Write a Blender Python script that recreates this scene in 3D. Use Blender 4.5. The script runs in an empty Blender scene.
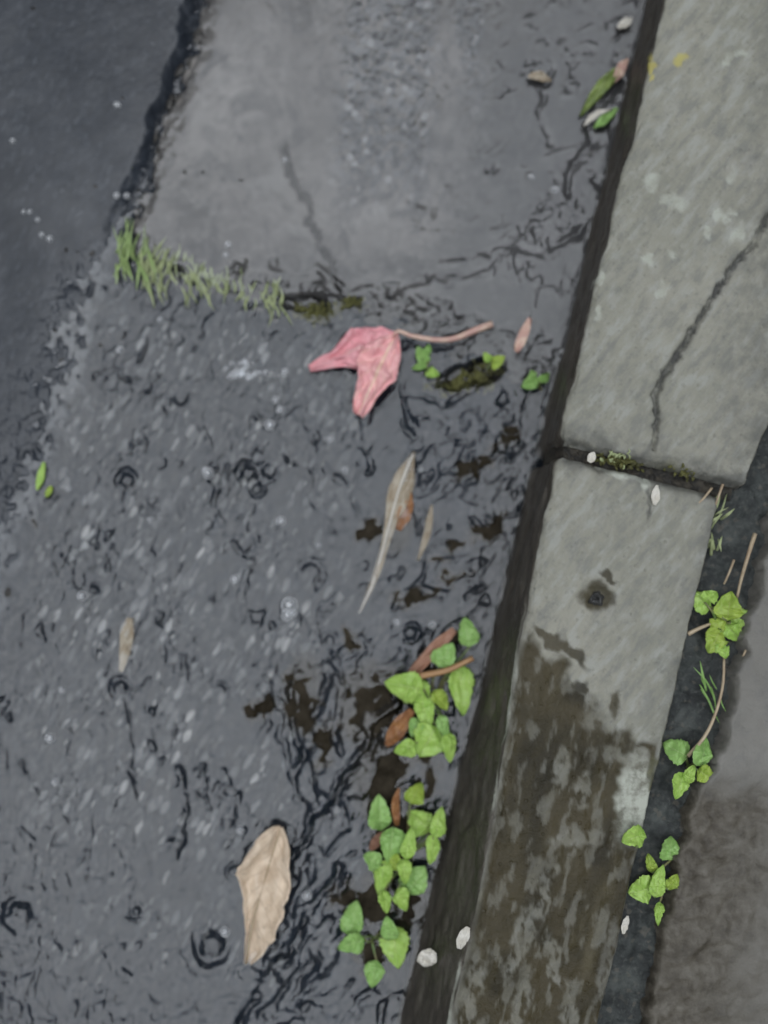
import bpy, math, random
import numpy as np

random.seed(7)
rng = np.random.default_rng(11)
sc = bpy.context.scene
COL = sc.collection
R = math.radians

# ------------------------------------------------------------------ camera
CAM_H = 0.943
TILT = R(4.0)
FPX = 1150.0
CT, ST = math.cos(TILT), math.sin(TILT)
CPOS = np.array([0.0, -CAM_H * math.tan(TILT), CAM_H])
cam_d = bpy.data.cameras.new('camera')
cam = bpy.data.objects.new('camera', cam_d)
COL.objects.link(cam)
cam.location = CPOS
cam.rotation_euler = (TILT, 0, 0)
cam_d.sensor_fit = 'VERTICAL'
cam_d.sensor_height = 24.0
cam_d.sensor_width = 18.0
cam_d.lens = FPX * 24.0 / 1024.0
cam_d.clip_start = 0.02
cam_d.clip_end = 500.0
cam_d.dof.use_dof = True
cam_d.dof.focus_distance = 0.80
cam_d.dof.aperture_fstop = 1.5
cam_d.dof.aperture_blades = 0
sc.camera = cam


def P(px, py, z=0.0):
    """picture position -> point of the horizontal plane at height z"""
    a = (px - 384.0) / FPX
    b = -(py - 512.0) / FPX
    d = np.array([a, b * CT + ST, b * ST - CT])
    t = (z - CPOS[2]) / d[2]
    return CPOS + d * t


def plan(x, y, z=0.0):
    """plan map used to lay the street out (about 0.82 mm per unit)"""
    dx, dy, dz = x - CPOS[0], y - CPOS[1], z - CPOS[2]
    f = dy * ST - dz * CT
    f = np.maximum(f, 0.05)
    return 384 + FPX * dx / f, 512 - FPX * (dy * CT + dz * ST) / f


# ------------------------------------------------------------------ numpy noise
_perm = np.random.default_rng(3).permutation(4096)
_ang = np.random.default_rng(4).random(4096) * 2 * np.pi
_gx, _gy = np.cos(_ang), np.sin(_ang)
_rv = np.random.default_rng(5).random(4096)


def _h(i, j, s):
    return _perm[(_perm[(i + s * 131) & 4095] + j) & 4095]


def pn(x, y, s=0):
    xi = np.floor(x).astype(np.int64); yi = np.floor(y).astype(np.int64)
    xf = x - xi; yf = y - yi
    u = xf * xf * xf * (xf * (xf * 6 - 15) + 10); v = yf * yf * yf * (yf * (yf * 6 - 15) + 10)
    def g(a, b):
        h = _h(xi + a, yi + b, s)
        return _gx[h] * (xf - a) + _gy[h] * (yf - b)
    n0 = g(0, 0) * (1 - u) + g(1, 0) * u
    n1 = g(0, 1) * (1 - u) + g(1, 1) * u
    return (n0 * (1 - v) + n1 * v) * 1.5


def fbm(x, y, s=0, o=4, gain=0.5):
    r = 0; a = 1.0; f = 1.0
    for k in range(o):
        c, q = math.cos(.65 + 1.1 * k), math.sin(.65 + 1.1 * k)
        r = r + a * pn((x * c - y * q) * f + 17.3 * k, (x * q + y * c) * f - 9.1 * k, s + k); a *= gain; f *= 2.03
    return r


def ss(a, b, x):
    t = np.clip((x - a) / (b - a), 0, 1)
    return t * t * (3 - 2 * t)


def sdpoly(x, y, pts):
    """signed distance, negative inside"""
    pts = np.asarray(pts, float); n = len(pts)
    d = np.full(x.shape, 1e18); ins = np.zeros(x.shape, bool)
    for i in range(n):
        ax, ay = pts[i]; bx, by = pts[(i + 1) % n]
        ex, ey = bx - ax, by - ay
        t = np.clip(((x - ax) * ex + (y - ay) * ey) / (ex * ex + ey * ey + 1e-12), 0, 1)
        d = np.minimum(d, (x - ax - t * ex) ** 2 + (y - ay - t * ey) ** 2)
        c = ((ay > y) != (by > y)) & (x < (bx - ax) * (y - ay) / (by - ay + 1e-12) + ax)
        ins ^= c
    d = np.sqrt(d)
    return np.where(ins, -d, d)


def dline(x, y, pts):
    pts = np.asarray(pts, float)
    d = np.full(x.shape, 1e18)
    for i in range(len(pts) - 1):
        ax, ay = pts[i]; bx, by = pts[i + 1]
        ex, ey = bx - ax, by - ay
        t = np.clip(((x - ax) * ex + (y - ay) * ey) / (ex * ex + ey * ey), 0, 1)
        d = np.minimum(d, (x - ax - t * ex) ** 2 + (y - ay - t * ey) ** 2)
    return np.sqrt(d)


def spot(X, Y, cx, cy, rx, ry, ang=0.0):
    c, s = math.cos(ang), math.sin(ang)
    u = ((X - cx) * c + (Y - cy) * s) / rx
    v = (-(X - cx) * s + (Y - cy) * c) / ry
    return np.sqrt(u * u + v * v)


# ------------------------------------------------------------------ object helpers
def link(o):
    COL.objects.link(o); return o


def mesh_obj(name, verts, faces, mat, parent=None, loc=None, attrs=None, smooth=True):
    """verts in world space; loc = origin of a top-level mesh; children get the parent's origin"""
    v = np.asarray(verts, dtype=np.float64).reshape(-1, 3)
    org = np.zeros(3)
    if parent is not None:
        p = parent; org = np.zeros(3)
        while p is not None:
            org = org + np.array(p.location); p = p.parent
    elif loc is not None:
        org = np.array(loc, float)
    me = bpy.data.meshes.new(name)
    v = v - org
    if isinstance(faces, np.ndarray):
        nf = len(faces); k = faces.shape[1]
        me.vertices.add(len(v)); me.vertices.foreach_set('co', v.astype(np.float32).ravel())
        me.loops.add(nf * k); me.loops.foreach_set('vertex_index', faces.astype(np.int32).ravel())
        me.polygons.add(nf)
        me.polygons.foreach_set('loop_start', np.arange(0, nf * k, k, dtype=np.int32))
        me.polygons.foreach_set('loop_total', np.full(nf, k, dtype=np.int32))
        me.update(calc_edges=True); me.validate()
    else:
        me.from_pydata([tuple(q) for q in v], [], faces); me.update()
    me.polygons.foreach_set('use_smooth', np.full(len(me.polygons), smooth, dtype=bool))
    for k, a in (attrs or {}).items():
        at = me.attributes.new(k, 'FLOAT', 'POINT')
        at.data.foreach_set('value', np.asarray(a, dtype=np.float32).ravel())
    me.materials.append(mat)
    o = link(bpy.data.objects.new(name, me))
    if parent is not None:
        o.parent = parent
    elif loc is not None:
        o.location = loc
    return o


def thing(name, label, cat, loc, group=None):
    o = link(bpy.data.objects.new(name, None))
    o.location = loc; o.empty_display_size = 0.02
    return tag(o, label, cat, group)


def tag(o, label, cat, group=None):
    o['label'] = label; o['category'] = cat
    if group: o['group'] = group
    return o


def struct(o, kind='structure'):
    o['kind'] = kind; return o


# ------------------------------------------------------------------ node helpers
class NT:
    def __init__(s, name):
        s.m = bpy.data.materials.new(name); s.m.use_nodes = True
        s.t = s.m.node_tree; s.t.nodes.clear()
        s.out = s.n('ShaderNodeOutputMaterial')
        s.tc = s.n('ShaderNodeTexCoord')
    def n(s, typ, **kw):
        nd = s.t.nodes.new(typ)
        for k, v in kw.items(): setattr(nd, k, v)
        return nd
    def set(s, sock, v):
        if hasattr(v, 'links'): s.t.links.new(v, sock)
        else: sock.default_value = v
    def attr(s, name):
        return s.n('ShaderNodeAttribute', attribute_name=name).outputs['Fac']
    def noise(s, scale, detail=4, rough=0.55, vec=None, dist=0.0, out='Fac'):
        nd = s.n('ShaderNodeTexNoise'); nd.inputs['Scale'].default_value = scale
        nd.inputs['Detail'].default_value = detail; nd.inputs['Roughness'].default_value = rough
        nd.inputs['Distortion'].default_value = dist
        s.set(nd.inputs['Vector'], vec or s.tc.outputs['Object']); return nd.outputs[out]
    def vor(s, scale, out='Color', feature='F1', vec=None, rand=1.0):
        nd = s.n('ShaderNodeTexVoronoi', feature=feature); nd.inputs['Scale'].default_value = scale
        nd.inputs['Randomness'].default_value = rand
        s.set(nd.inputs['Vector'], vec or s.tc.outputs['Object']); return nd.outputs[out]
    def mapv(s, scale=(1, 1, 1), rot=(0, 0, 0)):
        ro = s.n('ShaderNodeMapping'); s.set(ro.inputs['Vector'], s.tc.outputs['Object'])
        ro.inputs['Rotation'].default_value = tuple(-q for q in rot)
        nd = s.n('ShaderNodeMapping'); s.set(nd.inputs['Vector'], ro.outputs['Vector'])
        nd.inputs['Scale'].default_value = scale
        return nd.outputs['Vector']
    def math(s, op, a, b=0.0, c=0.0, clamp=False):
        nd = s.n('ShaderNodeMath', operation=op, use_clamp=clamp)
        s.set(nd.inputs[0], a); s.set(nd.inputs[1], b); s.set(nd.inputs[2], c); return nd.outputs[0]
    def rng(s, v, a, b, c=0.0, d=1.0):
        nd = s.n('ShaderNodeMapRange', interpolation_type='SMOOTHSTEP'); s.set(nd.inputs[0], v)
        for i, q in zip((1, 2, 3, 4), (a, b, c, d)): s.set(nd.inputs[i], q)
        return nd.outputs[0]
    def ramp(s, v, stops):
        nd = s.n('ShaderNodeValToRGB'); s.set(nd.inputs[0], v); e = nd.color_ramp.elements
        while len(e) < len(stops): e.new(0.5)
        for q, (p, c) in zip(e, stops): q.position = p; q.color = (*c, 1)
        return nd.outputs[0]
    def mix(s, f, a, b, blend='MIX'):
        nd = s.n('ShaderNodeMix', data_type='RGBA', blend_type=blend)
        s.set(nd.inputs[0], f)
        for i, q in ((6, a), (7, b)):
            s.set(nd.inputs[i], (*q, 1) if isinstance(q, tuple) else q)
        return nd.outputs[2]
    def bump(s, h, strength=0.5, dist=0.001, normal=None):
        nd = s.n('ShaderNodeBump'); s.set(nd.inputs['Height'], h)
        nd.inputs['Strength'].default_value = strength; nd.inputs['Distance'].default_value = dist
        if normal is not None: s.set(nd.inputs['Normal'], normal)
        return nd.outputs[0]
    def bsdf(s, color, rough=0.5, normal=None, **kw):
        b = s.n('ShaderNodeBsdfPrincipled')
        s.set(b.inputs['Base Color'], (*color, 1) if isinstance(color, tuple) else color)
        s.set(b.inputs['Roughness'], rough)
        if normal is not None: s.set(b.inputs['Normal'], normal)
        for k, v in kw.items(): s.set(b.inputs[k], v)
        return b
    def done(s, shader):
        s.t.links.new(shader.outputs[0], s.out.inputs['Surface']); return s.m


# ------------------------------------------------------------------ materials
def mat_road():
    t = NT('wet_asphalt')
    agg = t.attr('agg'); mud = t.attr('mud')  # mud mask also carries the stream's painted dark reflections
    st = t.mapv((1, 0.45, 1), (0, 0, R(-27)))
    v1 = t.vor(185, vec=st); d1 = t.vor(185, 'Distance', vec=st)
    v2 = t.vor(330, vec=st); d2 = t.vor(330, 'Distance', vec=st)
    sep1 = t.n('ShaderNodeSeparateColor'); t.set(sep1.inputs[0], v1)
    sep2 = t.n('ShaderNodeSeparateColor'); t.set(sep2.inputs[0], v2)
    n1 = t.noise(7, 5); n2 = t.noise(420, 3, 0.7)
    base = t.ramp(sep2.outputs[0], [(0, (.0105, .0145, .021)), (.6, (.0145, .0195, .028)), (.9, (.022, .0275, .037)), (1, (.036, .043, .054))])
    st1 = t.ramp(sep1.outputs[0], [(0, (.022, .024, .028)), (.5, (.045, .048, .053)), (.8, (.11, .113, .118)), (.93, (.24, .245, .245)), (1, (.36, .355, .34))])
    pm = t.math('MULTIPLY', t.rng(d1, .75, .35), t.math('MULTIPLY', agg, t.rng(sep1.outputs[1], .12, .35)))
    fine = t.math('MULTIPLY', t.math('MULTIPLY', agg, .8), t.math('MULTIPLY', t.rng(d2, .7, .3), t.rng(sep2.outputs[1], .62, .8)))
    base = t.mix(fine, base, t.ramp(sep2.outputs[2], [(0, (.05, .053, .058)), (.7, (.12, .123, .125)), (1, (.30, .30, .29))]))
    c = t.mix(pm, base, st1)
    c = t.mix(t.math('MULTIPLY', t.rng(n1, .35, .75), .35), c, (.022, .024, .028))
    c = t.mix(mud, c, t.ramp(t.noise(60, 5, .65), [(0.3, (.012, .010, .007)), (.7, (.05, .042, .03))]))  # same brown paints mud and the dark reflection patches
    h = t.math('ADD', t.math('MULTIPLY', d2, -0.5), t.math('MULTIPLY', n2, .5))
    h = t.math('ADD', h, t.math('MULTIPLY', d1, t.math('MULTIPLY', agg, -1.0)))
    damp = t.attr('damp'); r = t.math('ADD', t.rng(t.noise(28, 4), .3, .7, .36, .5), t.math('MULTIPLY', mud, .3)); r = t.math('SUBTRACT', r, t.math('MULTIPLY', t.attr('shore'), .07))
    return t.done(t.bsdf(c, r, t.bump(h, .1, .001), **{'Specular IOR Level': t.math('MULTIPLY', damp, t.math('MULTIPLY_ADD', t.attr('shore'), .06, .40))}))


def mat_slab():
    t = NT('worn_wet_concrete')
    exp = t.attr('exposed'); crack = t.attr('crack')
    n1 = t.noise(11, 6, .6); n2 = t.noise(55, 5, .65); n3 = t.noise(330, 3, .6)
    c = t.ramp(n1, [(.32, (.078, .073, .069)), (.5, (.145, .136, .128)), (.68, (.205, .193, .182))])
    n6 = t.noise(24, 5, .65, dist=.6)
    c = t.mix(t.math('MULTIPLY', t.rng(n6, .5, .64), .7), c, (.062, .060, .060))
    c = t.mix(t.math('MULTIPLY', t.rng(n6, .48, .34), .5), c, (.215, .208, .198))
    c = t.mix(t.math('MULTIPLY', t.rng(n2, .45, .72), .6), c, (.07, .067, .066))
    c = t.mix(t.math('MULTIPLY', t.rng(n3, .55, .75), .4), c, (.20, .195, .185))
    c = t.mix(t.math('MULTIPLY', t.attr('deep'), .75), c, (.05, .05, .052))
    st = t.mapv((1, 0.8, 1), (0, 0, R(-24)))
    v1 = t.vor(165, vec=st); d1 = t.vor(165, 'Distance', vec=st)
    sep = t.n('ShaderNodeSeparateColor'); t.set(sep.inputs[0], v1)
    stone = t.ramp(sep.outputs[0], [(0, (.05, .052, .056)), (.5, (.085, .087, .092)), (.85, (.15, .152, .157)), (1, (.26, .26, .26))])
    c = t.mix(t.math('MULTIPLY', exp, t.rng(d1, .8, .4)), c, stone)
    c = t.mix(crack, c, (.018, .017, .016))
    h = t.math('ADD', t.math('MULTIPLY', n3, .12), t.math('MULTIPLY', n2, 1.2))
    h = t.math('ADD', h, t.math('MULTIPLY', d1, t.math('MULTIPLY', exp, -1.5)))
    return t.done(t.bsdf(c, t.rng(n2, .3, .7, .4, .6), t.bump(h, .25, .0012), **{'Specular IOR Level': .06}))


def mat_water():
    t = NT('shallow_rain_water')
    st = t.mapv((1, .6, 1), (0, 0, R(-24)))
    n = t.noise(150, 3, .5, vec=st, dist=.8)
    n2 = t.noise(420, 2, .5, vec=st)
    rough = t.attr('ripple')
    h = t.math('MULTIPLY', t.math('ADD', n, t.math('MULTIPLY', n2, .08)), rough)
    nor = t.bump(h, 1.0, .0011)
    fr = t.n('ShaderNodeFresnel'); fr.inputs['IOR'].default_value = 1.49
    t.set(fr.inputs['Normal'], nor)
    tr = t.n('ShaderNodeBsdfTransparent'); tr.inputs['Color'].default_value = (.90, .91, .92, 1)
    gl = t.n('ShaderNodeBsdfGlossy'); gl.inputs['Roughness'].default_value = .03
    gl.inputs['Color'].default_value = (1, 1, 1, 1); t.set(gl.inputs['Normal'], nor)
    mx = t.n('ShaderNodeMixShader'); t.set(mx.inputs[0], fr.outputs[0])
    t.t.links.new(tr.outputs[0], mx.inputs[1]); t.t.links.new(gl.outputs[0], mx.inputs[2])
    return t.done(mx)


def mat_kerb():
    t = NT('kerb_concrete')
    wet = t.attr('wet'); stain = t.attr('stain'); lich = t.attr('lichen'); moss = t.attr('moss'); yel = t.attr('yellow'); dk = t.attr('grime')
    ax = t.mapv((1, .35, 1), (0, 0, R(-13.5)))
    n1 = t.noise(9, 6, .6); n2 = t.noise(60, 5, .65); n3 = t.noise(600, 3, .7); n4 = t.noise(90, 5, .6, vec=ax); n5 = t.noise(120, 4, .6, vec=t.mapv((1, .3, 1), (0, 0, R(-38))))
    c = t.ramp(n1, [(.3, (.205, .203, .163)), (.5, (.241, .236, .191)), (.7, (.282, .273, .223))])
    c = t.mix(t.math('MULTIPLY', t.rng(n2, .48, .72), .5), c, (.15, .155, .14))
    c = t.mix(t.math('MULTIPLY', t.rng(n4, .5, .75), .45), c, (.30, .30, .275))
    v = t.vor(420); sv = t.n('ShaderNodeSeparateColor'); t.set(sv.inputs[0], v)
    c = t.mix(t.math('MULTIPLY', t.rng(sv.outputs[0], .78, .97), .14), c, (.10, .10, .095))
    c = t.mix(t.math('MULTIPLY', t.rng(sv.outputs[1], .86, .99), .12), c, (.36, .36, .34))
    c = t.mix(t.math('MULTIPLY', t.rng(n5, .48, .68), .6), c, (.32, .325, .295))
    c = t.mix(t.math('MULTIPLY', t.rng(n5, .5, .32), .55), c, (.15, .152, .14))
    c = t.mix(t.math('MULTIPLY', dk, t.rng(n2, .25, .6)), c, (.055, .055, .05))
    mudc = t.ramp(t.noise(48, 5, .62, vec=ax), [(.3, (.015, .012, .004)), (.55, (.036, .029, .012)), (.78, (.085, .072, .04))])
    mudc = t.mix(t.math('MULTIPLY', t.rng(t.noise(22, 4), .42, .62), .75), mudc, (.056, .045, .022))
    c = t.mix(stain, c, mudc)
    wf = t.ramp(n4, [(.3, (.048, .042, .034)), (.55, (.084, .075, .062)), (.75, (.15, .137, .117))])
    c = t.mix(wet, c, wf)
    c = t.mix(t.math('MULTIPLY', lich, t.rng(n2, .35, .6, .25, 1)), c, (.48, .50, .43))
    c = t.mix(moss, c, t.ramp(t.noise(180, 4), [(.3, (.02, .022, .008)), (.6, (.07, .068, .025)), (.8, (.12, .12, .05))]))
    c = t.mix(yel, c, (.42, .37, .10))
    h = t.math('ADD', t.math('MULTIPLY', n3, .7), t.math('MULTIPLY', n2, 1.3))
    r = t.math('SUBTRACT', .72, t.math('MULTIPLY', t.math('MAXIMUM', wet, stain), .33))
    pv = t.vor(260, 'Distance'); pc = t.n('ShaderNodeSeparateColor'); t.set(pc.inputs[0], t.vor(260))
    pore = t.math('MULTIPLY', t.rng(pv, .42, .2), t.rng(pc.outputs[0], .8, .9))
    c = t.mix(t.math('MULTIPLY', pore, .10), c, (.06, .06, .052))
    h = t.math('SUBTRACT', h, t.math('MULTIPLY', pore, .5))
    return t.done(t.bsdf(c, r, t.bump(h, .6, .0015), **{'Specular IOR Level': t.math('SUBTRACT', .5, t.math('MULTIPLY', t.math('MAXIMUM', stain, wet), .3))}))


def mat_soil():
    t = NT('dark_wet_soil')
    n1 = t.noise(45, 6, .7); n2 = t.noise(260, 4, .7)
    c = t.ramp(n1, [(.35, (.007, .009, .009)), (.5, (.020, .024, .023)), (.65, (.055, .062, .057))])
    fv = t.vor(330); fs = t.n('ShaderNodeSeparateColor'); t.set(fs.inputs[0], fv)
    c = t.mix(t.math('MULTIPLY', t.rng(n2, .5, .7), .6), c, (.075, .08, .072))
    c = t.mix(t.math('MULTIPLY', t.rng(fs.outputs[0], .9, .98), .35), c, (.12, .105, .08))
    return t.done(t.bsdf(c, .7, t.bump(t.math('ADD', n1, t.math('MULTIPLY', n2, .5)), .8, .003)))


def mat_pave():
    t = NT('pavement_concrete')
    mud = t.attr('mud')
    n1 = t.noise(10, 6, .6); n2 = t.noise(70, 5, .65); n3 = t.noise(520, 3, .7)
    c = t.ramp(n1, [(.3, (.125, .120, .104)), (.55, (.165, .158, .14)), (.75, (.22, .212, .19))])
    c = t.mix(t.math('MULTIPLY', t.rng(n2, .45, .7), .6), c, (.12, .118, .11))
    c = t.mix(t.math('MULTIPLY', mud, t.rng(n2, .3, .75, 1, .6)), c, t.ramp(t.noise(70, 6, .7), [(.3, (.032, .026, .017)), (.55, (.072, .060, .041)), (.8, (.165, .145, .108))]))
    h = t.math('ADD', t.math('MULTIPLY', n3, .7), t.math('MULTIPLY', n2, 1.3))
    return t.done(t.bsdf(c, .62, t.bump(h, .6, .0015)))


def mat_leaf(name, base, dark, vein, rough=.4, laterals=7, spots=.3, trans=.15, veinw=.05):
    t = NT(name)
    u = t.attr('u'); v = t.attr('v')
    av = t.math('ABSOLUTE', v)
    mid = t.rng(av, veinw, veinw * .3)
    ph = t.math('SUBTRACT', t.math('MULTIPLY', u, float(laterals)), t.math('MULTIPLY', av, 1.6))
    fr = t.math('ABSOLUTE', t.math('SUBTRACT', t.math('FRACT', ph), .5))
    lat = t.math('MULTIPLY', t.rng(fr, .10, .02), .45)
    n = t.noise(90, 5, .65)
    c = t.mix(t.rng(n, .35, .7), base, dark)
    c = t.mix(t.math('MULTIPLY', t.rng(t.noise(240, 4), .58, .72), spots), c, tuple(q * .35 for q in dark))
    vm = t.math('MAXIMUM', mid, lat)
    c = t.mix(t.math('MULTIPLY', vm, .75), c, vein)
    h = t.math('ADD', t.math('MULTIPLY', vm, -.8), t.math('MULTIPLY', n, 1.0))
    nor = t.bump(h, .5, .0012)
    b = t.bsdf(c, rough, nor)
    tl = t.n('ShaderNodeBsdfTranslucent'); t.set(tl.inputs[0], c)
    mx = t.n('ShaderNodeMixShader'); mx.inputs[0].default_value = trans
    t.t.links.new(b.outputs[0], mx.inputs[1]); t.t.links.new(tl.outputs[0], mx.inputs[2])
    return t.done(mx)


def mat_plain(name, a, b, rough=.5, scale=120, bump=.4):
    t = NT(name)
    n = t.noise(scale, 5, .6)
    return t.done(t.bsdf(t.mix(t.rng(n, .35, .68), a, b), rough, t.bump(n, bump, .001)))


def mat_bubble():
    t = NT('bubble_film')
    lw = t.n('ShaderNodeLayerWeight'); lw.inputs['Blend'].default_value = .45
    gl = t.n('ShaderNodeBsdfGlossy'); gl.inputs['Roughness'].default_value = .12
    tr = t.n('ShaderNodeBsdfTransparent'); tr.inputs['Color'].default_value = (.95, .96, .97, 1)
    df = t.n('ShaderNodeBsdfDiffuse'); df.inputs['Color'].default_value = (.88, .9, .92, 1)  # white diffuse painted into the clear film as the bubbles' glint
    f = t.rng(lw.outputs['Facing'], .05, .7, .25, .95)
    a = t.n('ShaderNodeMixShader'); a.inputs[0].default_value = .6
    t.t.links.new(gl.outputs[0], a.inputs[1]); t.t.links.new(df.outputs[0], a.inputs[2])
    mx = t.n('ShaderNodeMixShader'); t.set(mx.inputs[0], f)
    t.t.links.new(tr.outputs[0], mx.inputs[1]); t.t.links.new(a.outputs[0], mx.inputs[2])
    return t.done(mx)


M = dict(road=mat_road(), slab=mat_slab(), water=mat_water(), kerb=mat_kerb(), soil=mat_soil(), pave=mat_pave(), bubble=mat_bubble(),
         pink=mat_leaf('pink_leaf_skin', (.86, .43, .46), (.76, .31, .35), (.84, .55, .50), .42, 6, .15, .2, .07),
         pinkpale=mat_leaf('pale_pink_leaf_skin', (.90, .50, .49), (.80, .37, .39), (.88, .66, .50), .42, 6, .15, .2, .13),
         pinkstem=mat_plain('pink_stalk', (.46, .27, .23), (.60, .45, .35)),
         beige=mat_leaf('dry_beige_leaf', (.72, .59, .45), (.60, .47, .34), (.42, .31, .21), .55, 8, .35, .15, .035),
         pale=mat_leaf('soaked_pale_leaf', (.40, .35, .27), (.25, .19, .12), (.50, .46, .38), .5, 9, .4, .1, .05),
         green=mat_leaf('fresh_green_leaf', (.45, .66, .15), (.34, .56, .10), (.58, .72, .28), .33, 5, .35, .3, .05),
         green2=mat_leaf('mid_green_leaf', (.36, .59, .18), (.27, .49, .13), (.48, .64, .28), .33, 5, .35, .3, .05),
         yellowgreen=mat_leaf('yellow_green_leaf', (.42, .56, .09), (.33, .48, .08), (.48, .55, .18), .42, 5, .25, .3, .05),
         dullgreen=mat_leaf('dull_yellow_green_leaf', (.24, .32, .08), (.12, .18, .045), (.36, .40, .16), .45, 5, .4, .2, .06),
         stem=mat_plain('plant_stem', (.10, .17, .045), (.16, .13, .06)),
         grass=mat_leaf('soaked_grass', (.46, .52, .27), (.36, .42, .20), (.55, .58, .35), .45, 3, .2, .25, .08),
         paleg=mat_leaf('soaked_green_grass', (.42, .55, .22), (.32, .46, .16), (.52, .60, .32), .45, 3, .2, .25, .08),
         mossleaf=mat_leaf('moss_leaf', (.13, .13, .035), (.05, .048, .016), (.2, .19, .07), .6, 3, .3, .2, .1),
         straw=mat_plain('dry_straw', (.42, .34, .23), (.30, .22, .14)),
         orange=mat_leaf('orange_dead_leaf', (.36, .17, .06), (.24, .10, .045), (.42, .25, .12), .5, 6, .4, .15, .05),
         rust=mat_leaf('rust_dead_blade', (.40, .22, .15), (.30, .14, .085), (.45, .29, .2), .5, 6, .3, .15, .05),
         petal=mat_leaf('white_petal', (.78, .75, .68), (.68, .64, .55), (.8, .78, .72), .5, 4, .05, .25, .04),
         moss=mat_plain('olive_moss', (.035, .034, .012), (.12, .115, .04), .7, 160, .8),
         blackdash=mat_plain('black_dash_tone', (.012, .011, .010), (.03, .026, .02), .4, 160, .6),  # black of the added dashes that stand for dark ripples and gaps
         pebble=mat_plain('dark_pebble', (.03, .03, .03), (.06, .06, .058), .45, 90, .5),
         dirt=mat_plain('joint_dirt', (.012, .011, .009), (.045, .038, .026), .8, 140, 1.0))

# ------------------------------------------------------------------ layout in plan units
KB0, KB1 = P(645, 0), P(396, 1024)                 # foot of the kerb face
kd = (KB1 - KB0)[:2]; kd = kd / np.linalg.norm(kd)  # along the kerb, downstream
kn = np.array([-kd[1], kd[0]])                      # across
if kn[0] < 0: kn = -kn                              # towards the pavement


def kst(x, y):
    dx, dy = x - KB0[0], y - KB0[1]
    return dx * kd[0] + dy * kd[1], dx * kn[0] + dy * kn[1]


def axis(lo, hi, step, far, grow=1.10):
    core = np.arange(lo, hi + step * .5, step)
    a = [hi]; d = step
    while a[-1] < far: d *= grow; a.append(a[-1] + d)
    b = [lo]; d = step
    while b[-1] > -far: d *= grow; b.append(b[-1] - d)
    return np.concatenate([np.array(b[1:])[::-1], core, np.array(a[1:])])


def grid_faces(nx, ny):
    i = np.arange(nx - 1)[None, :] + np.arange(ny - 1)[:, None] * nx
    return np.stack([i, i + 1, i + 1 + nx, i + nx], -1).reshape(-1, 4)


def compact(verts, faces, attrs):
    used = np.zeros(len(verts), bool); used[faces.ravel()] = True
    idx = np.cumsum(used) - 1
    return verts[used], idx[faces], {k: v[used] for k, v in attrs.items()}


LEVEL_LOW, LEVEL_HIGH = 0.0065, 0.0112
HIGH = [(-9000, -9000), (236, -9000), (202, 0), (188, 60), (162, 130), (144, 185), (112, 235), (98, 300), (70, 400), (38, 490), (8, 580), (-40, 760), (-160, 1024), (-900, 3000), (-9000, 9000)]
SLAB = [(240, -9000), (206, 0), (193, 55), (168, 120), (148, 185), (125, 240), (150, 262), (190, 280), (236, 288), (270, 283), (288, 294), (340, 297), (372, 303), (412, 312), (455, 330), (500, 345), (560, 372), (700, 372), (900, -600), (2600, -9000)]
CRACK = [(284, 150), (292, 182), (306, 205), (318, 240), (332, 270), (344, 296)]

xa = axis(-.345, .345, .00125, 14.0)
ya = axis(-.455, .455, .00125, 14.0)
GX, GY = np.meshgrid(xa, ya)
gx, gy = GX.ravel(), GY.ravel()
PX, PY = plan(gx, gy)
# beyond the plan map's safe range use a plain linear map
far = (np.abs(gx) > 1.5) | (np.abs(gy) > 1.5)
PX = np.where(far, 384 + gx * 1220, PX); PY = np.where(far, 512 - gy * 1220, PY)
KS, KT = kst(gx, gy)
wobX = PX + 5 * fbm(PX / 30, PY / 30, 40, 3) ; wobY = PY + 5 * fbm(PX / 30, PY / 30, 50, 3)
sd_high = sdpoly(wobX, wobY, HIGH)
sd_slab = sdpoly(wobX, wobY, SLAB) + 2.5 * fbm(PX / 9, PY / 9, 60, 3) + 16 * ss(200, 270, PY) * fbm(PX / 30, PY / 20, 64, 4)
MM = .00082
sd_high = sd_high + 14 * fbm(PX / 32, PY / 32, 70, 4) * ss(215, 300, PY)

# --- road
agg = ss(30, -10, np.abs(PX - 190 + (PY - 520) * .12) - 120) * ss(300, 400, PY) * ss(900, 640, PY)
agg = np.clip(1.3 * agg + .45 * ss(420, 350, np.abs(PY - 600)) * ss(420, 330, PX) * ss(10, 60, PX), 0, 1) * ss(-25, 25, sd_high) * (.35 + .65 * ss(-.35, .3, fbm(PX / 55, PY / 55, 80, 3)))
rough_road = .3 + .7 * ss(-22, 6, sd_high)
zr = .0004 * fbm(PX / 70, PY / 70, 1, 3) + .00045 * fbm(PX / 14, PY / 14, 6, 3) * (0.5 + agg) * rough_road
zr = zr + .00035 * fbm(PX / 6, PY / 6, 9, 2) * rough_road
low_end = ss(225, 300, PY)
zr = zr + .0017 * fbm(PX / 9, PY / 11, 72, 3) * ss(75, 10, np.abs(sd_high)) * low_end
rise = .0022 + .0075 * ss(330, 90, PY)
zr = zr + rise * (ss(4, -14, sd_high) * (1 - low_end) + ss(34, -60, sd_high) * low_end) + .0052 * ss(40, -4, sd_high) + .00003 * np.clip(-sd_high - 10, 0, 2500)
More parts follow.
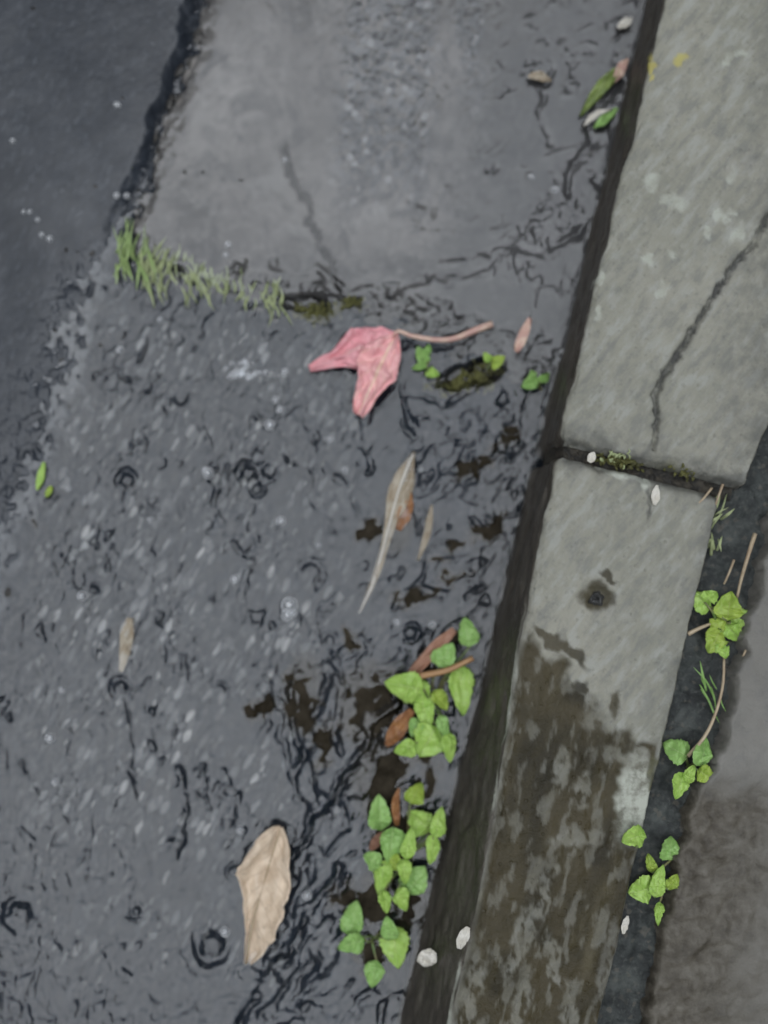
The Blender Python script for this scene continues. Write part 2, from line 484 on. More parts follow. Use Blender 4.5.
# the gutter bed falls a little towards the kerb and is scoured below the slab's end
zr = zr - .004 * ss(140, 20, KT * -1 / MM)
holes = [(306, 306, 26, 11, .1), (470, 378, 40, 15, -.25), (520, 345, 10, 22, .2), (372, 700, 34, 42, -.6), (385, 760, 26, 60, .5), (300, 690, 18, 40, .3), (400, 530, 15, 22, .4)]
hm = np.zeros_like(PX)
for (a, b, c, d, e) in holes:
    hm = np.maximum(hm, ss(1.25, .55, spot(wobX, wobY, a, b, c, d, e)))
zr = zr - .007 * hm
DARK_REFL = [(372, 705, 26, 40, .55), (388, 775, 18, 44, .45), (302, 702, 13, 32, -.2), (324, 742, 9, 26, .25), (262, 706, 8, 18, .5), (488, 530, 19, 8, -.5), (455, 577, 14, 6, -.3), (475, 468, 26, 7, -.5), (416, 597, 20, 8, -.2), (372, 528, 11, 13, .5),
       (455, 545, 9, 4, -.2), (440, 560, 10, 4, -.2), (455, 640, 10, 12, 0), (425, 668, 14, 14, .4), (398, 832, 24, 34, .3), (412, 905, 18, 24, .2), (374, 902, 20, 26, .4), (428, 740, 16, 24, .3), (372, 955, 14, 20, .3), (345, 895, 12, 16, .4), (430, 780, 10, 18, .3), (505, 440, 14, 6, -.6), (350, 640, 8, 12, .3)]  # raised brown patches standing in for dark reflections on the stream
refl_m = np.zeros_like(PX)
rX = PX + 9 * fbm(PX / 16, PY / 16, 140, 4); rY = PY + 9 * fbm(PX / 16, PY / 16, 150, 4)
for (a, b, c, d, e) in DARK_REFL:
    refl_m = np.maximum(refl_m, ss(1.35, .65, spot(rX, rY, a, b, c, d, e)))
zr = zr + (LEVEL_LOW + .0010 + .0004 * fbm(PX / 14, PY / 14, 155, 2) - zr) * refl_m
mud_refl = np.clip(hm * .9 + refl_m * 1.4 + ss(70, 15, KT * -1 / MM) * .2 * ss(330, 420, PY), 0, 1)  # mud in hollows and near the kerb, plus painted dark reflections
zr = np.where(KT > .012, np.minimum(zr, -.03), zr)
fr = grid_faces(len(xa), len(ya))
v = np.stack([gx, gy, zr], -1)
struct(mesh_obj('road', v, fr, M['road'], attrs=dict(agg=agg, mud=mud_refl, damp=ss(14, -6, sd_high), shore=ss(-80, 0, sd_high))))

# --- concrete apron slab lying in the gutter
exposed = ss(62, 30, np.abs(wobX - 385 + (PY - 100) * .06)) * ss(250, 150, wobY) * .9
exposed = np.clip(exposed + .8 * ss(16, 6, np.abs(wobX - 470 - (PY - 60) * .05)) * ss(150, 60, PY), 0, 1)
dcr = dline(wobX, wobY, CRACK)
crk = ss(5.0, 1.0, dcr + 5 * fbm(PX / 12, PY / 12, 77, 3)) * (.85 + .15 * ss(-.3, .2, fbm(PX / 16, PY / 16, 79, 2)))
zs = .0088 + .0005 * fbm(PX / 60, PY / 60, 21, 3) + .0003 * fbm(PX / 10, PY / 10, 25, 3) + .0012 * exposed * (fbm(PX / 7, PY / 7, 29, 2) - .1)
zs = zs + .0006 * fbm(PX / 24, PY / 24, 33, 2)
zs = zs - .005 * crk
soft = 5 + 16 * ss(200, 260, PY)
zs = zs - .0095 * ss(-soft, soft * .8, sd_slab)
notch = ss(.05, .3, fbm(PX / 12, PY / 20, 68, 2)) * ss(9, 3, np.abs(sd_slab + 1)) * ss(240, 200, PX)
zr = zr + .0050 * ss(10, 2, np.abs(sd_slab - 3)) * ss(232, 205, PY) * ss(240, 200, PX) * (1 - notch)
zr = zr - .006 * notch
zs = zs - .007 * notch
slab_cr = np.clip(crk + .3 * ss(-6, 4, sd_slab), 0, 1)
deep = np.clip(ss(430, 520, wobX + .12 * wobY + 20 * fbm(PX / 50, PY / 60, 66, 3)) + .45 * ss(225, 290, wobY), 0, 1)
fk = fr[(sd_slab[fr].min(1) < 16) & ((zs > zr - .003)[fr].any(1)) & (KT[fr].min(1) < .012) & (gy[fr].max(1) < 3.0)]
vv, ff, aa = compact(np.stack([gx, gy, zs], -1), fk, dict(exposed=exposed, crack=slab_cr, deep=deep))
tag(mesh_obj('gutter_slab', vv, ff, M['slab'], loc=P(340, 150), attrs=aa),
    'worn grey concrete slab under thin water in the upper gutter, ending at the grass tufts', 'concrete slab')

# --- water
wm = ss(18, -22, sd_slab)
lvl = LEVEL_LOW + (LEVEL_HIGH - LEVEL_LOW) * wm
turb = ss(-5, 45, sd_high) * (1 - wm)
turb = turb * (0.55 + .45 * ss(800, 640, PY - .25 * PX + 60))
near_k = ss(190, 60, KT * -1 / MM)
wx = PX + 10 * fbm(PX / 40, PY / 40, 201, 3); wy = PY + 10 * fbm(PX / 40, PY / 40, 211, 3)
# coordinates along / across the current
ca, sa = math.cos(R(14)), math.sin(R(14))
al = -wx * sa + wy * ca; ac = wx * ca + wy * sa
cb, sb = math.cos(R(42)), math.sin(R(42))
dl = -wx * sb + wy * cb; dc = wx * cb + wy * sb
n1 = fbm(ac / 20, al / 30, 221, 3)
n2 = fbm(ac / 8.5, al / 14, 231, 2)
rg = 1 - np.abs(fbm(dc / 13, dl / 60, 241, 2)) * 2.2
rg2 = 1 - np.abs(fbm(ac / 15, al / 48, 251, 2)) * 2.2
zone = ss(-.15, .35, fbm(PX / 75, PY / 75, 261, 3))
zone2 = ss(-.1, .4, fbm(PX / 55, PY / 55, 271, 3))
hw = turb * (.00062 * n1 * (.45 + zone) + .00030 * n2 * (.3 + zone2) + .00010 * fbm(ac / 4.5, al / 7, 391, 2))
hw = hw + turb * near_k * .0013 * np.clip(rg, 0, 1) ** 3 * (.25 + .75 * zone)
hw = hw + turb * (1 - near_k) * .0008 * np.clip(rg2, 0, 1) ** 3 * zone2
# crisp creases
quiet = 1 - .65 * ss(800, 880, PY) * ss(260, 200, PX)
leftz = ss(-2, 30, sd_high) * (1 - wm) * (1 - near_k)
c1 = np.clip(fbm(ac / 7.5, al / 18, 351, 2) - .20, 0, .5) * 2.6 * ss(-.1, .3, fbm(PX / 48, PY / 48, 355, 2))
c2 = np.clip(fbm(dc / 9, dl / 28, 361, 2) - .16, 0, .5) * 2.6 * ss(-.1, .3, fbm(PX / 42, PY / 42, 365, 2))
hw = hw - leftz * .0014 * quiet * c1 * ss(-.4, .3, fbm(PX / 110, PY / 110, 358, 2)) - near_k * (1 - wm) * .0015 * c2 * ss(-2, 30, sd_high)
c4 = np.clip(fbm(ac / 4.2, al / 9.5, 381, 2) - .22, 0, .5) * 2.4 * ss(-.2, .3, fbm(PX / 38, PY / 38, 385, 2))
hw = hw - .00036 * quiet * c4 * ss(4, 40, sd_high) * (1 - wm)
c3 = np.clip(fbm(ac / 6, al / 14, 371, 2) - .25, 0, .5) * 2.6 * ss(.0, .4, fbm(PX / 60, PY / 60, 375, 2))
hw = hw - wm * .0009 * c3 * ss(330, 470, PX + .4 * (PY - 150)) - .005 * np.maximum(ss(1.3, .6, spot(wobX, wobY, 306, 306, 24, 9, .1)), ss(1.3, .6, spot(wobX, wobY, 470, 376, 32, 11, -.25)))
# on the slab: mostly calm sheet, wrinkles over rough patches and near the kerb
calm = wm * (.00009 * n1 + .00005 * n2)
band = wm * exposed
hw = hw + calm + band * .00032 * fbm(ac / 8, al / 9, 281, 2)
kz = wm * ss(230, 40, KT * -1 / MM)
rg3 = 1 - np.abs(fbm(dc / 15, dl / 55, 291, 2)) * 2.6
hw = hw + kz * .0010 * np.clip(rg3, 0, 1) ** 4 * ss(.02, .35, fbm(PX / 45, PY / 45, 295, 2))
# folded streams beside the weeds, behind the leaves
def fold(pts, w, a, s):
    global hw
    d = dline(wx, wy, pts)
    hw = hw + 1.2 * a * np.exp(-(d / (w * .75)) ** 2) * (.75 + .5 * fbm(PX / 18, PY / 18, s, 2))
fold([(400, 690), (345, 760), (300, 830), (255, 890)], 8, .0024, 301)
fold([(418, 700), (360, 780), (318, 850), (268, 960)], 7, .0020, 302)
fold([(330, 690), (335, 740), (325, 790)], 9, .0016, 303)
fold([(285, 650), (268, 690), (262, 740)], 9, -.0014, 304)
fold([(372, 640), (352, 690), (338, 720)], 8, -.0018, 305)
fold([(405, 405), (418, 430), (410, 470)], 6, .0016, 306)
fold([(440, 270), (490, 262), (560, 215)], 6, .0010, 307)
fold([(385, 305), (450, 285), (520, 262)], 5, .0012, 308)
fold([(560, 190), (600, 120), (632, 70)], 7, -.0016, 309)
fold([(585, 250), (618, 180), (640, 110)], 6, .0014, 310)
fold([(545, 75), (538, 110), (543, 150)], 5, -.0012, 311)
fold([(375, 395), (365, 430), (372, 470)], 5, -.0012, 312)
fold([(400, 380), (404, 420), (420, 455)], 5, -.0014, 313)
fold([(320, 270), (345, 298), (410, 300), (470, 325)], 6, .0012, 314)
fold([(250, 565), (246, 590), (249, 618)], 6, -.0010, 315)
fold([(180, 770), (182, 810), (178, 850)], 6, -.0016, 316)
fold([(218, 770), (226, 810), (230, 845)], 5, -.0013, 317)
fold([(120, 700), (135, 760), (128, 800)], 6, -.0008, 318)
fold([(330, 920), (300, 960), (262, 1020)], 7, -.0015, 319)
fold([(345, 905), (330, 950), (300, 1000)], 6, .0014, 320)
fold([(200, 420), (215, 470), (222, 520), (260, 540)], 5, -.0009, 321)
fold([(285, 440), (310, 480), (325, 540)], 5, -.0010, 322)
fold([(440, 470), (475, 465), (520, 440)], 7, -.0018, 323)
fold([(470, 520), (485, 535), (505, 520)], 8, -.0020, 324)
fold([(395, 600), (420, 590), (440, 600)], 7, -.0016, 325)
fold([(450, 580), (475, 572), (490, 580)], 5, -.0014, 326)
fold([(398, 700), (362, 742), (330, 790), (300, 838), (262, 890)], 5, .0022, 327)
fold([(388, 720), (350, 772), (322, 820), (290, 862)], 5, -.0022, 328)
fold([(330, 668), (318, 700), (312, 740), (300, 770)], 7, -.0024, 329)
fold([(300, 672), (290, 704), (296, 742), (318, 780)], 6, -.0022, 330)
fold([(268, 700), (282, 742), (300, 790), (305, 820)], 5, -.0016, 331)
fold([(340, 655), (348, 690), (332, 742)], 5, .0018, 332)
fold([(340, 870), (300, 930), (262, 985), (235, 1024)], 6, -.0022, 334)
fold([(350, 880), (318, 930), (285, 975)], 5, .0018, 335)
fold([(410, 395), (450, 400), (500, 380)], 4, -.0013, 336)
fold([(430, 470), (415, 500), (420, 540)], 5, -.0014, 337)
fold([(300, 430), (330, 470), (370, 540)], 5, .0010, 338)
fold([(150, 285), (165, 310), (172, 345)], 5, -.0010, 339)
fold([(480, 260), (520, 250), (545, 232)], 5, -.0014, 340)
fold([(520, 262), (548, 246), (580, 240)], 6, -.0018, 343)
# raindrop craters with rings
drops = [(410, 632, 8, 1), (122, 688, 9, .7), (129, 481, 9, .8), (249, 474, 10, 1.1), (258, 490, 7, .8), (270, 472, 9, .6), (245, 545, 9, .5), (213, 941, 15, .75), (22, 912, 14, .6),
         (138, 909, 5, .5), (310, 574, 13, .5), (222, 690, 7, .4), (97, 590, 6, .35), (182, 400, 9, .4), (330, 640, 7, .4), (236, 870, 8, .4)]
for (a, b, r, s) in drops:
    q = 1 + .18 * fbm(PX / 16 + a, PY / 16, 333, 1)
    d = np.sqrt((PX - a) ** 2 + ((PY - b) * .95) ** 2) * q
    part = .65 + .35 * ss(-.4, .3, fbm(PX / (r * 2.4) + a, PY / (r * 2.4) + b, 334, 2))
    hw = hw + 1.35 * part * s * (.0024 * np.exp(-((d - r) / (r * .30)) ** 2) * (.75 + .5 * np.sin(np.arctan2(PY - b, PX - a) + a)) - .0018 * np.exp(-(d / (r * .6)) ** 2)
                   + .0004 * np.exp(-((d - r * 1.9) / (r * .35)) ** 2) + .0011 * np.exp(-(d / (r * .22)) ** 2))
# dark notches along the slab's left edge and out on the damp road
edge = ss(9, 3, np.abs(sd_slab + 1)) * ss(330, 250, PY) * ss(.22, .42, fbm(PX / 10, PY / 22, 341, 2)) * ss(250, 215, PX)
hw = hw - .006 * edge
meni = ss(20, 0, KT * -1 / MM) * .0010
zw = lvl + hw + meni
zw = np.where(far, lvl, zw)
bot = np.where(sd_slab < 2, zs, zr)
keep = (zw[fr] > bot[fr] - .0012).any(1) & (KT[fr].min(1) < .02) & (PX[fr].max(1) > -2500) & (gy[fr].max(1) < 3) & (gy[fr].min(1) > -3)
ripple = np.clip(.10 + .75 * turb + .55 * band + .25 * kz, 0, 1)
vv, ff, aa = compact(np.stack([gx, gy, zw], -1), fr[keep], dict(ripple=ripple))
struct(mesh_obj('water', vv, ff, M['water'], attrs=aa))


def water_z(px, py):
    x, y, _ = P(px, py, .008)
    i = int(np.argmin(np.abs(xa - x))); j = int(np.argmin(np.abs(ya - y)))
    k = j * len(xa) + i
    return float(max(zw[k], zr[k], zs[k] if sd_slab[k] < 0 else -1))


# ------------------------------------------------------------------ kerb stones
KH = .100
JOINT = [(548, 446), (600, 452), (660, 466), (728, 484)]
def kerb(name, label, s0, s1, width, batter, rad, seed, upper):
    """one stone, swept along the kerb line; profile: battered face, rounded arris, flat top, back"""
    st_ = .0014
    sa_ = [s0 + .0005]
    while sa_[-1] < s1:
        inside = -.06 < sa_[-1] < .98
        sa_.append(sa_[-1] + (st_ if inside else .03))
    S = np.array(sa_); S[-1] = s1
    # profile as polyline of (t, z) with unit arc steps
    prof = [(0.0 - .012 * batter / .03, -.035)]
    nf = 46
    for k in range(nf + 1):
        f = k / nf; prof.append((batter * f, (KH - rad) * f))
    na = 22
    for k in range(1, na + 1):
        f = k / na * math.pi / 2
        prof.append((batter + rad * (1 - math.cos(f)) , KH - rad + rad * math.sin(f)))
    t0 = batter + rad
    ntop = int((width - t0) / st_)
    for k in range(1, ntop + 1): prof.append((t0 + (width - t0) * k / ntop, KH))
    for k in range(1, 9): prof.append((width + .002 * math.sin(k / 8 * math.pi / 2), KH - .004 * (1 - math.cos(k / 8 * math.pi / 2)) - .0))
    for k in range(1, 6): prof.append((width + .003, KH - .004 - .026 * k / 5))
    prof = np.array(prof)
    T0, Z0 = prof[:, 0], prof[:, 1]
    arc = np.concatenate([[0], np.cumsum(np.hypot(np.diff(T0), np.diff(Z0)))])
    nt = np.gradient(T0, arc); nz = np.gradient(Z0, arc)
    NTv, NZv = -nz, nt
    SS, AA = np.meshgrid(S, arc, indexing='ij')
    TT = np.broadcast_to(T0, SS.shape).copy(); ZZ = np.broadcast_to(Z0, SS.shape).copy()
    ntt = np.broadcast_to(NTv, SS.shape); nzz = np.broadcast_to(NZv, SS.shape)
    topm = ss(.3, .95, nzz)
    if not upper:   # more worn downstream
        TT = TT + .022 * ss(.42, .80, SS) * np.clip((ZZ + .0) / KH, 0, 1) ** 1.3 * ss(width * .9, t0 + .012, TT)
    if upper:   # stone widens and its back edge runs away to the right at the joint end
        wd = 1 + ss(.40, .22, SS) * .26 + .02
        TT = np.where(TT > t0, t0 + (TT - t0) * wd, TT)
    # worn rounding of the ends
    e0, e1 = SS - s0, s1 - SS
    en = np.minimum(e0, e1) + .0022 * fbm(TT / .012, ZZ / .012, seed + 5, 3)
    disp = .0011 * fbm(SS / .09, AA / .05, seed, 4) + .0006 * fbm(SS / .014, AA / .012, seed + 9, 3) + .00025 * fbm(SS / .004, AA / .004, seed + 20, 2)
    arr = np.exp(-((TT - t0 * .75) / .012) ** 2)
    disp = disp - arr * .0035 * np.clip(fbm(SS / .045, AA / .03, seed + 30, 3), 0, 1)
    disp = disp - .008 * ss(.007, -.001, en) ** 2
    x = KB0[0] + kd[0] * SS + kn[0] * TT; y = KB0[1] + kd[1] * SS + kn[1] * TT
    X, Y = plan(x, y, ZZ)
    wX = X + 7 * fbm(X / 22, Y / 22, seed + 40, 3); wY = Y + 7 * fbm(X / 22, Y / 22, seed + 50, 3)
    wet = np.zeros_like(SS); stain = wet.copy(); lich = wet.copy(); moss = wet.copy(); yel = wet.copy(); grime = wet.copy()
    lim = .60 + .35 * fbm(SS / .06, SS * 0, seed + 60, 3)
    facef = 1 - ss(.25, .75, nzz + .22 * fbm(SS / .05, AA / .02, seed + 61, 3))
    wet = np.clip(facef * 1.05, 0, 1)
    if upper:
        pts = [(769, 214), (752, 246), (730, 270), (712, 300), (700, 318), (684, 345), (664, 376), (655, 396), (658, 420), (654, 448)]
        d = dline(X + 2.5 * fbm(X / 9, Y / 9, 601, 2), Y, pts)
        cw = 1.6 + .9 * ss(240, 400, Y)
        c = ss(cw + 1.6, cw * .5, d) * topm
        disp = disp - .0055 * c
        grime = np.maximum(grime, np.clip(c * 1.0 + .25 * ss(9, 3, d), 0, 1))
        for (a, b, r) in [(653, 183, 7), (675, 203, 8), (735, 233, 9), (722, 215, 6), (733, 213, 4), (711, 235, 5), (668, 255, 4), (644, 262, 4), (733, 172, 5), (727, 60, 7), (740, 55, 5), (722, 62, 5), (663, 290, 4), (600, 280, 4), (597, 315, 4)]:
            lich = np.maximum(lich, ss(1.25, .7, spot(wX, wY, a, b, r, r * 1.25, .4)) * .5)
        for (a, b, r) in [(650, 64, 5), (678, 58, 7), (653, 76, 4)]:
            yel = np.maximum(yel, ss(1.2, .6, spot(wX, wY, a, b, r, r * 1.5, .3)) * .8)
        grime = np.maximum(grime, .75 * ss(26, 2, e1 / MM + 6 * fbm(X / 14, Y / 14, 603, 3)) * topm)
        grime = np.maximum(grime, .45 * ss(700, 780, wX + .12 * (wY - 300)) * topm)
        moss = np.maximum(moss, ss(14, 3, e1 / MM) * ss(690, 670, np.abs(X - 30) * 0 + X) * ss(640, 690, X) * .8)
    else:
        STAIN = [(498, 610), (512, 616), (534, 640), (572, 680), (596, 712), (620, 730), (640, 745), (660, 745), (652, 775), (640, 850), (615, 1030), (600, 1400), (300, 1400), (445, 1024), (470, 830)]
        s = sdpoly(wX, wY, STAIN) + 9 * fbm(X / 26, Y / 30, seed + 70, 3)
        stain = ss(9, -6, s) * topm
        pale = np.zeros_like(s)
        for (a, b, rx, ry, an) in [(606, 722, 22, 12, .2), (622, 754, 24, 8, .1), (575, 838, 26, 9, -.1), (520, 940, 9, 40, .25), (545, 890, 8, 30, .3), (598, 700, 14, 10, 0), (560, 770, 8, 22, .2), (585, 790, 6, 20, .2),
                                   (608, 985, 6, 60, .1), (470, 1000, 8, 60, .15), (520, 1010, 10, 36, .2), (555, 960, 7, 34, -.3), (500, 760, 6, 26, .2), (570, 1010, 8, 20, 0)]:
            pale = np.maximum(pale, ss(1.35, .75, spot(wX, wY, a, b, rx, ry, an)))
        pale2 = ss(.12, .55, fbm((X + .25 * Y) / 13, Y / 34, 620, 4))
        stain = stain * (1 - np.maximum(.5 * pale * ss(-.5, .2, fbm(X / 9, Y / 16, 640, 3)), .32 * pale2))
        for (a, b, rx, ry, an) in [(546, 636, 16, 6, .6), (572, 655, 20, 6, .7), (560, 643, 12, 7, .6), (606, 578, 10, 4, .5), (582, 688, 7, 9, 0), (615, 706, 6, 12, .2)]:
            stain = np.maximum(stain, .9 * ss(1.3, .7, spot(wX, wY, a, b, rx, ry, an)) * topm)
        stain = np.maximum(stain, .85 * ss(18, 11, spot(wX, wY, 597, 597, 1, 1)))
        disp = disp - .003 * ss(1.2, .5, spot(X, Y, 597, 597, 13, 12))
        for (a, b, rx, ry, an) in [(634, 800, 17, 40, .12), (622, 470, 26, 8, .35), (598, 459, 6, 5, 0), (648, 480, 6, 10, .3), (640, 470, 14, 8, .4), ]:
            lich = np.maximum(lich, ss(1.35, .75, spot(wX, wY, a, b, rx, ry, an)) * .8)
        for (a, b, rx, ry, an) in [(600, 453, 14, 5, .1), (620, 462, 16, 7, .3), (654, 770, 6, 16, .1)]:
            moss = np.maximum(moss, ss(1.4, .6, spot(wX, wY, a, b, rx, ry, an)) * .8)
        grime = np.maximum(grime, .85 * ss(1.3, .5, spot(wX, wY, 648, 502, 3, 26, .05)))
        grime = np.maximum(grime, .55 * ss(17, 2, e0 / MM + 6 * fbm(X / 14, Y / 14, 604, 3)) * topm)
        # pale dried line on the arris and dark wet face climbing onto the arris
        ln = ss(4.5, 1.0, np.abs(sdpoly(X + 3 * fbm(X / 20, Y / 40, 611, 2), Y, [(520, 600), (516, 660), (505, 720), (490, 800), (478, 850), (462, 930), (447, 1030), (447, 3000), (4000, 3000), (4000, -2000), (540, -2000)])))
        wet = np.where(topm > .2, wet, 1) * (1 - .75 * ln * ss(.05, .3, nzz))
        stain = stain * (1 - .8 * ln)
        lich = np.maximum(lich, .55 * ln * ss(.05, .3, nzz) * ss(620, 680, Y))
    edge_r = ss(.012, 0, (T0[-7] - TT)) * topm
    grime = np.maximum(grime, .5 * edge_r)
    TT = TT + disp * ntt; ZZ = ZZ + disp * nzz
    x = KB0[0] + kd[0] * SS + kn[0] * TT; y = KB0[1] + kd[1] * SS + kn[1] * TT
    nS, nA = SS.shape
    V = np.stack([x, y, ZZ], -1).reshape(-1, 3)
    F = grid_faces(nA, nS)
    a0 = V.reshape(nS, nA, 3)
    # close both ends with a fan of quads down to the base line
    extra = []; faces_extra = []
    base = len(V)
    for row, flip in ((0, False), (nS - 1, True)):
        ring = np.arange(nA) + row * nA
        low = a0[row].copy(); low[:, 2] = -.035
        extra.append(low)
        q = np.stack([ring[:-1], ring[1:], base + np.arange(1, nA), base + np.arange(nA - 1)], -1)
        faces_extra.append(q[:, ::-1] if not flip else q)
        base += nA
    V = np.concatenate([V] + extra); F = np.concatenate([F] + faces_extra)
    pad = lambda a: np.concatenate([a.ravel(), np.zeros(2 * nA)])
    o = mesh_obj(name, V, F, M['kerb'], loc=(x[nS // 2, 0], y[nS // 2, 0], 0),
                 attrs=dict(wet=pad(wet), stain=pad(stain), lichen=pad(lich), moss=pad(moss), yellow=pad(yel), grime=np.concatenate([grime.ravel(), np.ones(2 * nA)])))
    return tag(o, label, 'kerbstone', 'kerbstones edging the gutter')


pj = P(548, 446, KH); sj, _ = kst(pj[0], pj[1])
kerb('kerbstone', 'long grey kerbstone split by a thin dark crack, above the mossy joint', -1.1, sj - .0045, .142, .004, .006, 400, True)
kerb('kerbstone', 'worn kerbstone with a brown wet mud stain and pale lichen, below the mossy joint', sj + .0045, 1.9, .128, .006, .010, 500, False)

# dirt packed into the joint
def strip_grid(name, mat, fs, ft, zf, ns, nt_, s0, s1):
    pass
u_, v_ = np.meshgrid(np.linspace(-.006, .006, 12), np.linspace(.004, .140, 150))
x = KB0[0] + kd[0] * (sj + u_) + kn[0] * v_; y = KB0[1] + kd[1] * (sj + u_) + kn[1] * v_
z = np.minimum(KH - .010, .02 + v_ * 6) + .003 * fbm(u_ / .004, v_ / .006, 701, 3)
tag(mesh_obj('joint_filling', np.stack([x, y, z], -1).reshape(-1, 3), grid_faces(12, 150), M['dirt'], loc=(x.mean(), y.mean(), .08)),
    'dark crumbly dirt packed in the joint between the two kerbstones', 'joint')

# ------------------------------------------------------------------ soil strip and pavement
xs_ = axis(-.02, .40, .0022, 12.0, 1.15); ys_ = axis(-.47, .47, .0022, 12.0, 1.15)
SX, SY = np.meshgrid(xs_, ys_); sx, sy = SX.ravel(), SY.ravel()
s_, t_ = kst(sx, sy)
zsoil = KH - .016 + .004 * fbm(sx / .03, sy / .03, 711, 4) + .002 * fbm(sx / .008, sy / .008, 715, 3)
f4 = grid_faces(len(xs_), len(ys_))
ks_ = (t_[f4].min(1) > .10)
vv, ff, _ = compact(np.stack([sx, sy, zsoil], -1), f4[ks_], {})
struct(mesh_obj('soil', vv, ff, M['soil']))

PAVE = [(785, 470), (763, 560), (744, 640), (731, 700), (720, 748), (696, 788), (684, 830), (672, 890), (660, 950), (645, 1030), (552, 1400), (300, 2600), (9000, 9000), (9000, -3000), (3000, -9000)]
X, Y = plan(sx, sy, KH)
fr2 = (np.abs(sx) > 1.5) | (np.abs(sy) > 1.5)
X = np.where(fr2, 384 + sx * 1365, X); Y = np.where(fr2, 512 - sy * 1365, Y)
wX = X + 6 * fbm(X / 30, Y / 30, 721, 3); wY = Y + 6 * fbm(X / 30, Y / 30, 725, 3)
sdp = sdpoly(wX, wY, PAVE) + 3.5 * fbm(X / 14, Y / 14, 729, 4)
pm = ss(-190, -30, sdp + 18 * fbm(X / 28, Y / 28, 731, 3)) * ss(765, 815, wY)
zp = KH + .004 + .0012 * fbm(X / 60, Y / 60, 733, 3) + .0007 * fbm(X / 12, Y / 12, 737, 3) - pm * (.004 + .003 * fbm(X / 16, Y / 16, 739, 3))
zp = zp - .035 * ss(-3, 4, sdp)
kp = sdp[f4].min(1) < 5
vv, ff, aa = compact(np.stack([sx, sy, zp], -1), f4[kp], dict(mud=np.clip(pm, 0, 1)))
struct(mesh_obj('pavement', vv, ff, M['pave'], attrs=aa))

# ------------------------------------------------------------------ leaves, stems, blades
def spline(pts, n):
    p = np.asarray(pts, float)
    if len(p) == 2: return p[0] + (p[1] - p[0]) * np.linspace(0, 1, n)[:, None]
    q = np.vstack([2 * p[0] - p[1], p, 2 * p[-1] - p[-2]])
    out = []
    for tt in np.linspace(0, len(p) - 1 - 1e-9, n):
        i = int(tt); f = tt - i
        a, b, c, d = q[i], q[i + 1], q[i + 2], q[i + 3]
        out.append(.5 * (2 * b + (c - a) * f + (2 * a - 5 * b + 4 * c - d) * f * f + (3 * b - a - 3 * c + d) * f ** 3))
    return np.array(out)


def leaf_geo(mid, wl, wr, n=26, m=7, cup=.15, wave=.0, thick=.0005, seed=0, teeth=0.0, ragged=0.0, roll=0.0, fold=0.0):
    """mid: 3D midrib points; wl/wr half-widths along it (metres). Returns closed thin mesh."""
    c = spline(mid, n)
    tn = np.gradient(c, axis=0); tn /= np.linalg.norm(tn, axis=1)[:, None] + 1e-12
    up = np.array([0, 0, 1.0])
    side = np.cross(up, tn); side /= np.linalg.norm(side, axis=1)[:, None] + 1e-12   # left of travel
    uu = np.linspace(0, 1, n)
    L = np.interp(uu, np.linspace(0, 1, len(wl)), wl); Rr = np.interp(uu, np.linspace(0, 1, len(wr)), wr)
    k = np.array([.25, .5, .25])
    for _ in range(max(2, n // 12)):
        L[1:-1] = np.convolve(L, k, 'same')[1:-1]; Rr[1:-1] = np.convolve(Rr, k, 'same')[1:-1]
    if ragged:
        L *= 1 + ragged * fbm(uu * 9, uu * 0 + seed, 910, 3); Rr *= 1 + ragged * fbm(uu * 9, uu * 0 + seed + 9.7, 915, 3)
    if teeth:
        saw = 1 + teeth * (np.abs(((uu * 7) % 1) - .5) * 2 - .5)
        L *= saw; Rr *= saw
    vs = np.linspace(-1, 1, 2 * m + 1)
    V = np.zeros((n, len(vs), 3)); U = np.zeros((n, len(vs))); W = np.zeros((n, len(vs)))
    for j, q in enumerate(vs):
        w = np.where(q > 0, L, Rr) * q
        V[:, j] = c + side * w[:, None]
        V[:, j, 2] += roll * w + fold * np.abs(w) + cup * np.abs(q) ** 1.6 * (L + Rr) * .5 + wave * fbm(uu * 4 + seed * 3.1, np.full(n, q * 1.6 + seed), 900, 3)
        U[:, j] = uu; W[:, j] = q
    k_ = len(vs)
    top = V.reshape(-1, 3); bot = top - np.array([0, 0, thick])
    F = grid_faces(k_, n)
    nb = len(top)
    idx = np.arange(nb).reshape(n, k_)
    rim = np.concatenate([idx[0, :], idx[1:, -1], idx[-1, -2::-1], idx[-2:0:-1, 0]])
    r2 = np.roll(rim, -1)
    F = np.concatenate([F[:, ::-1], F + nb, np.stack([rim, r2, r2 + nb, rim + nb], -1)])
    at = dict(u=np.concatenate([U.ravel()] * 2), v=np.concatenate([W.ravel()] * 2))
    return np.concatenate([top, bot]), F, at


def tube_geo(pts, r0, r1, n=14, k=6):
    c = spline(pts, n); tn = np.gradient(c, axis=0); tn /= np.linalg.norm(tn, axis=1)[:, None] + 1e-12
    ref = np.array([.3, .2, 1.0]); a = np.cross(tn, ref); a /= np.linalg.norm(a, axis=1)[:, None] + 1e-12; b = np.cross(tn, a)
    r = np.linspace(r0, r1, n)[:, None]
    rings = []
    for j in range(k):
        th = 2 * math.pi * j / k; rings.append(c + r * (math.cos(th) * a + math.sin(th) * b))
    V = np.stack(rings, 1).reshape(-1, 3)
    F = []
    for i in range(n - 1):
        for j in range(k):
            F.append((i * k + j, i * k + (j + 1) % k, (i + 1) * k + (j + 1) % k, (i + 1) * k + j))
    F.append(tuple(range(k - 1, -1, -1))); F.append(tuple((n - 1) * k + j for j in range(k)))
    return V, F


def pxline(pts, zs):
    if not hasattr(zs, '__len__'): zs = [zs] * len(pts)
    return [P(a, b, z) for (a, b), z in zip(pts, zs)]


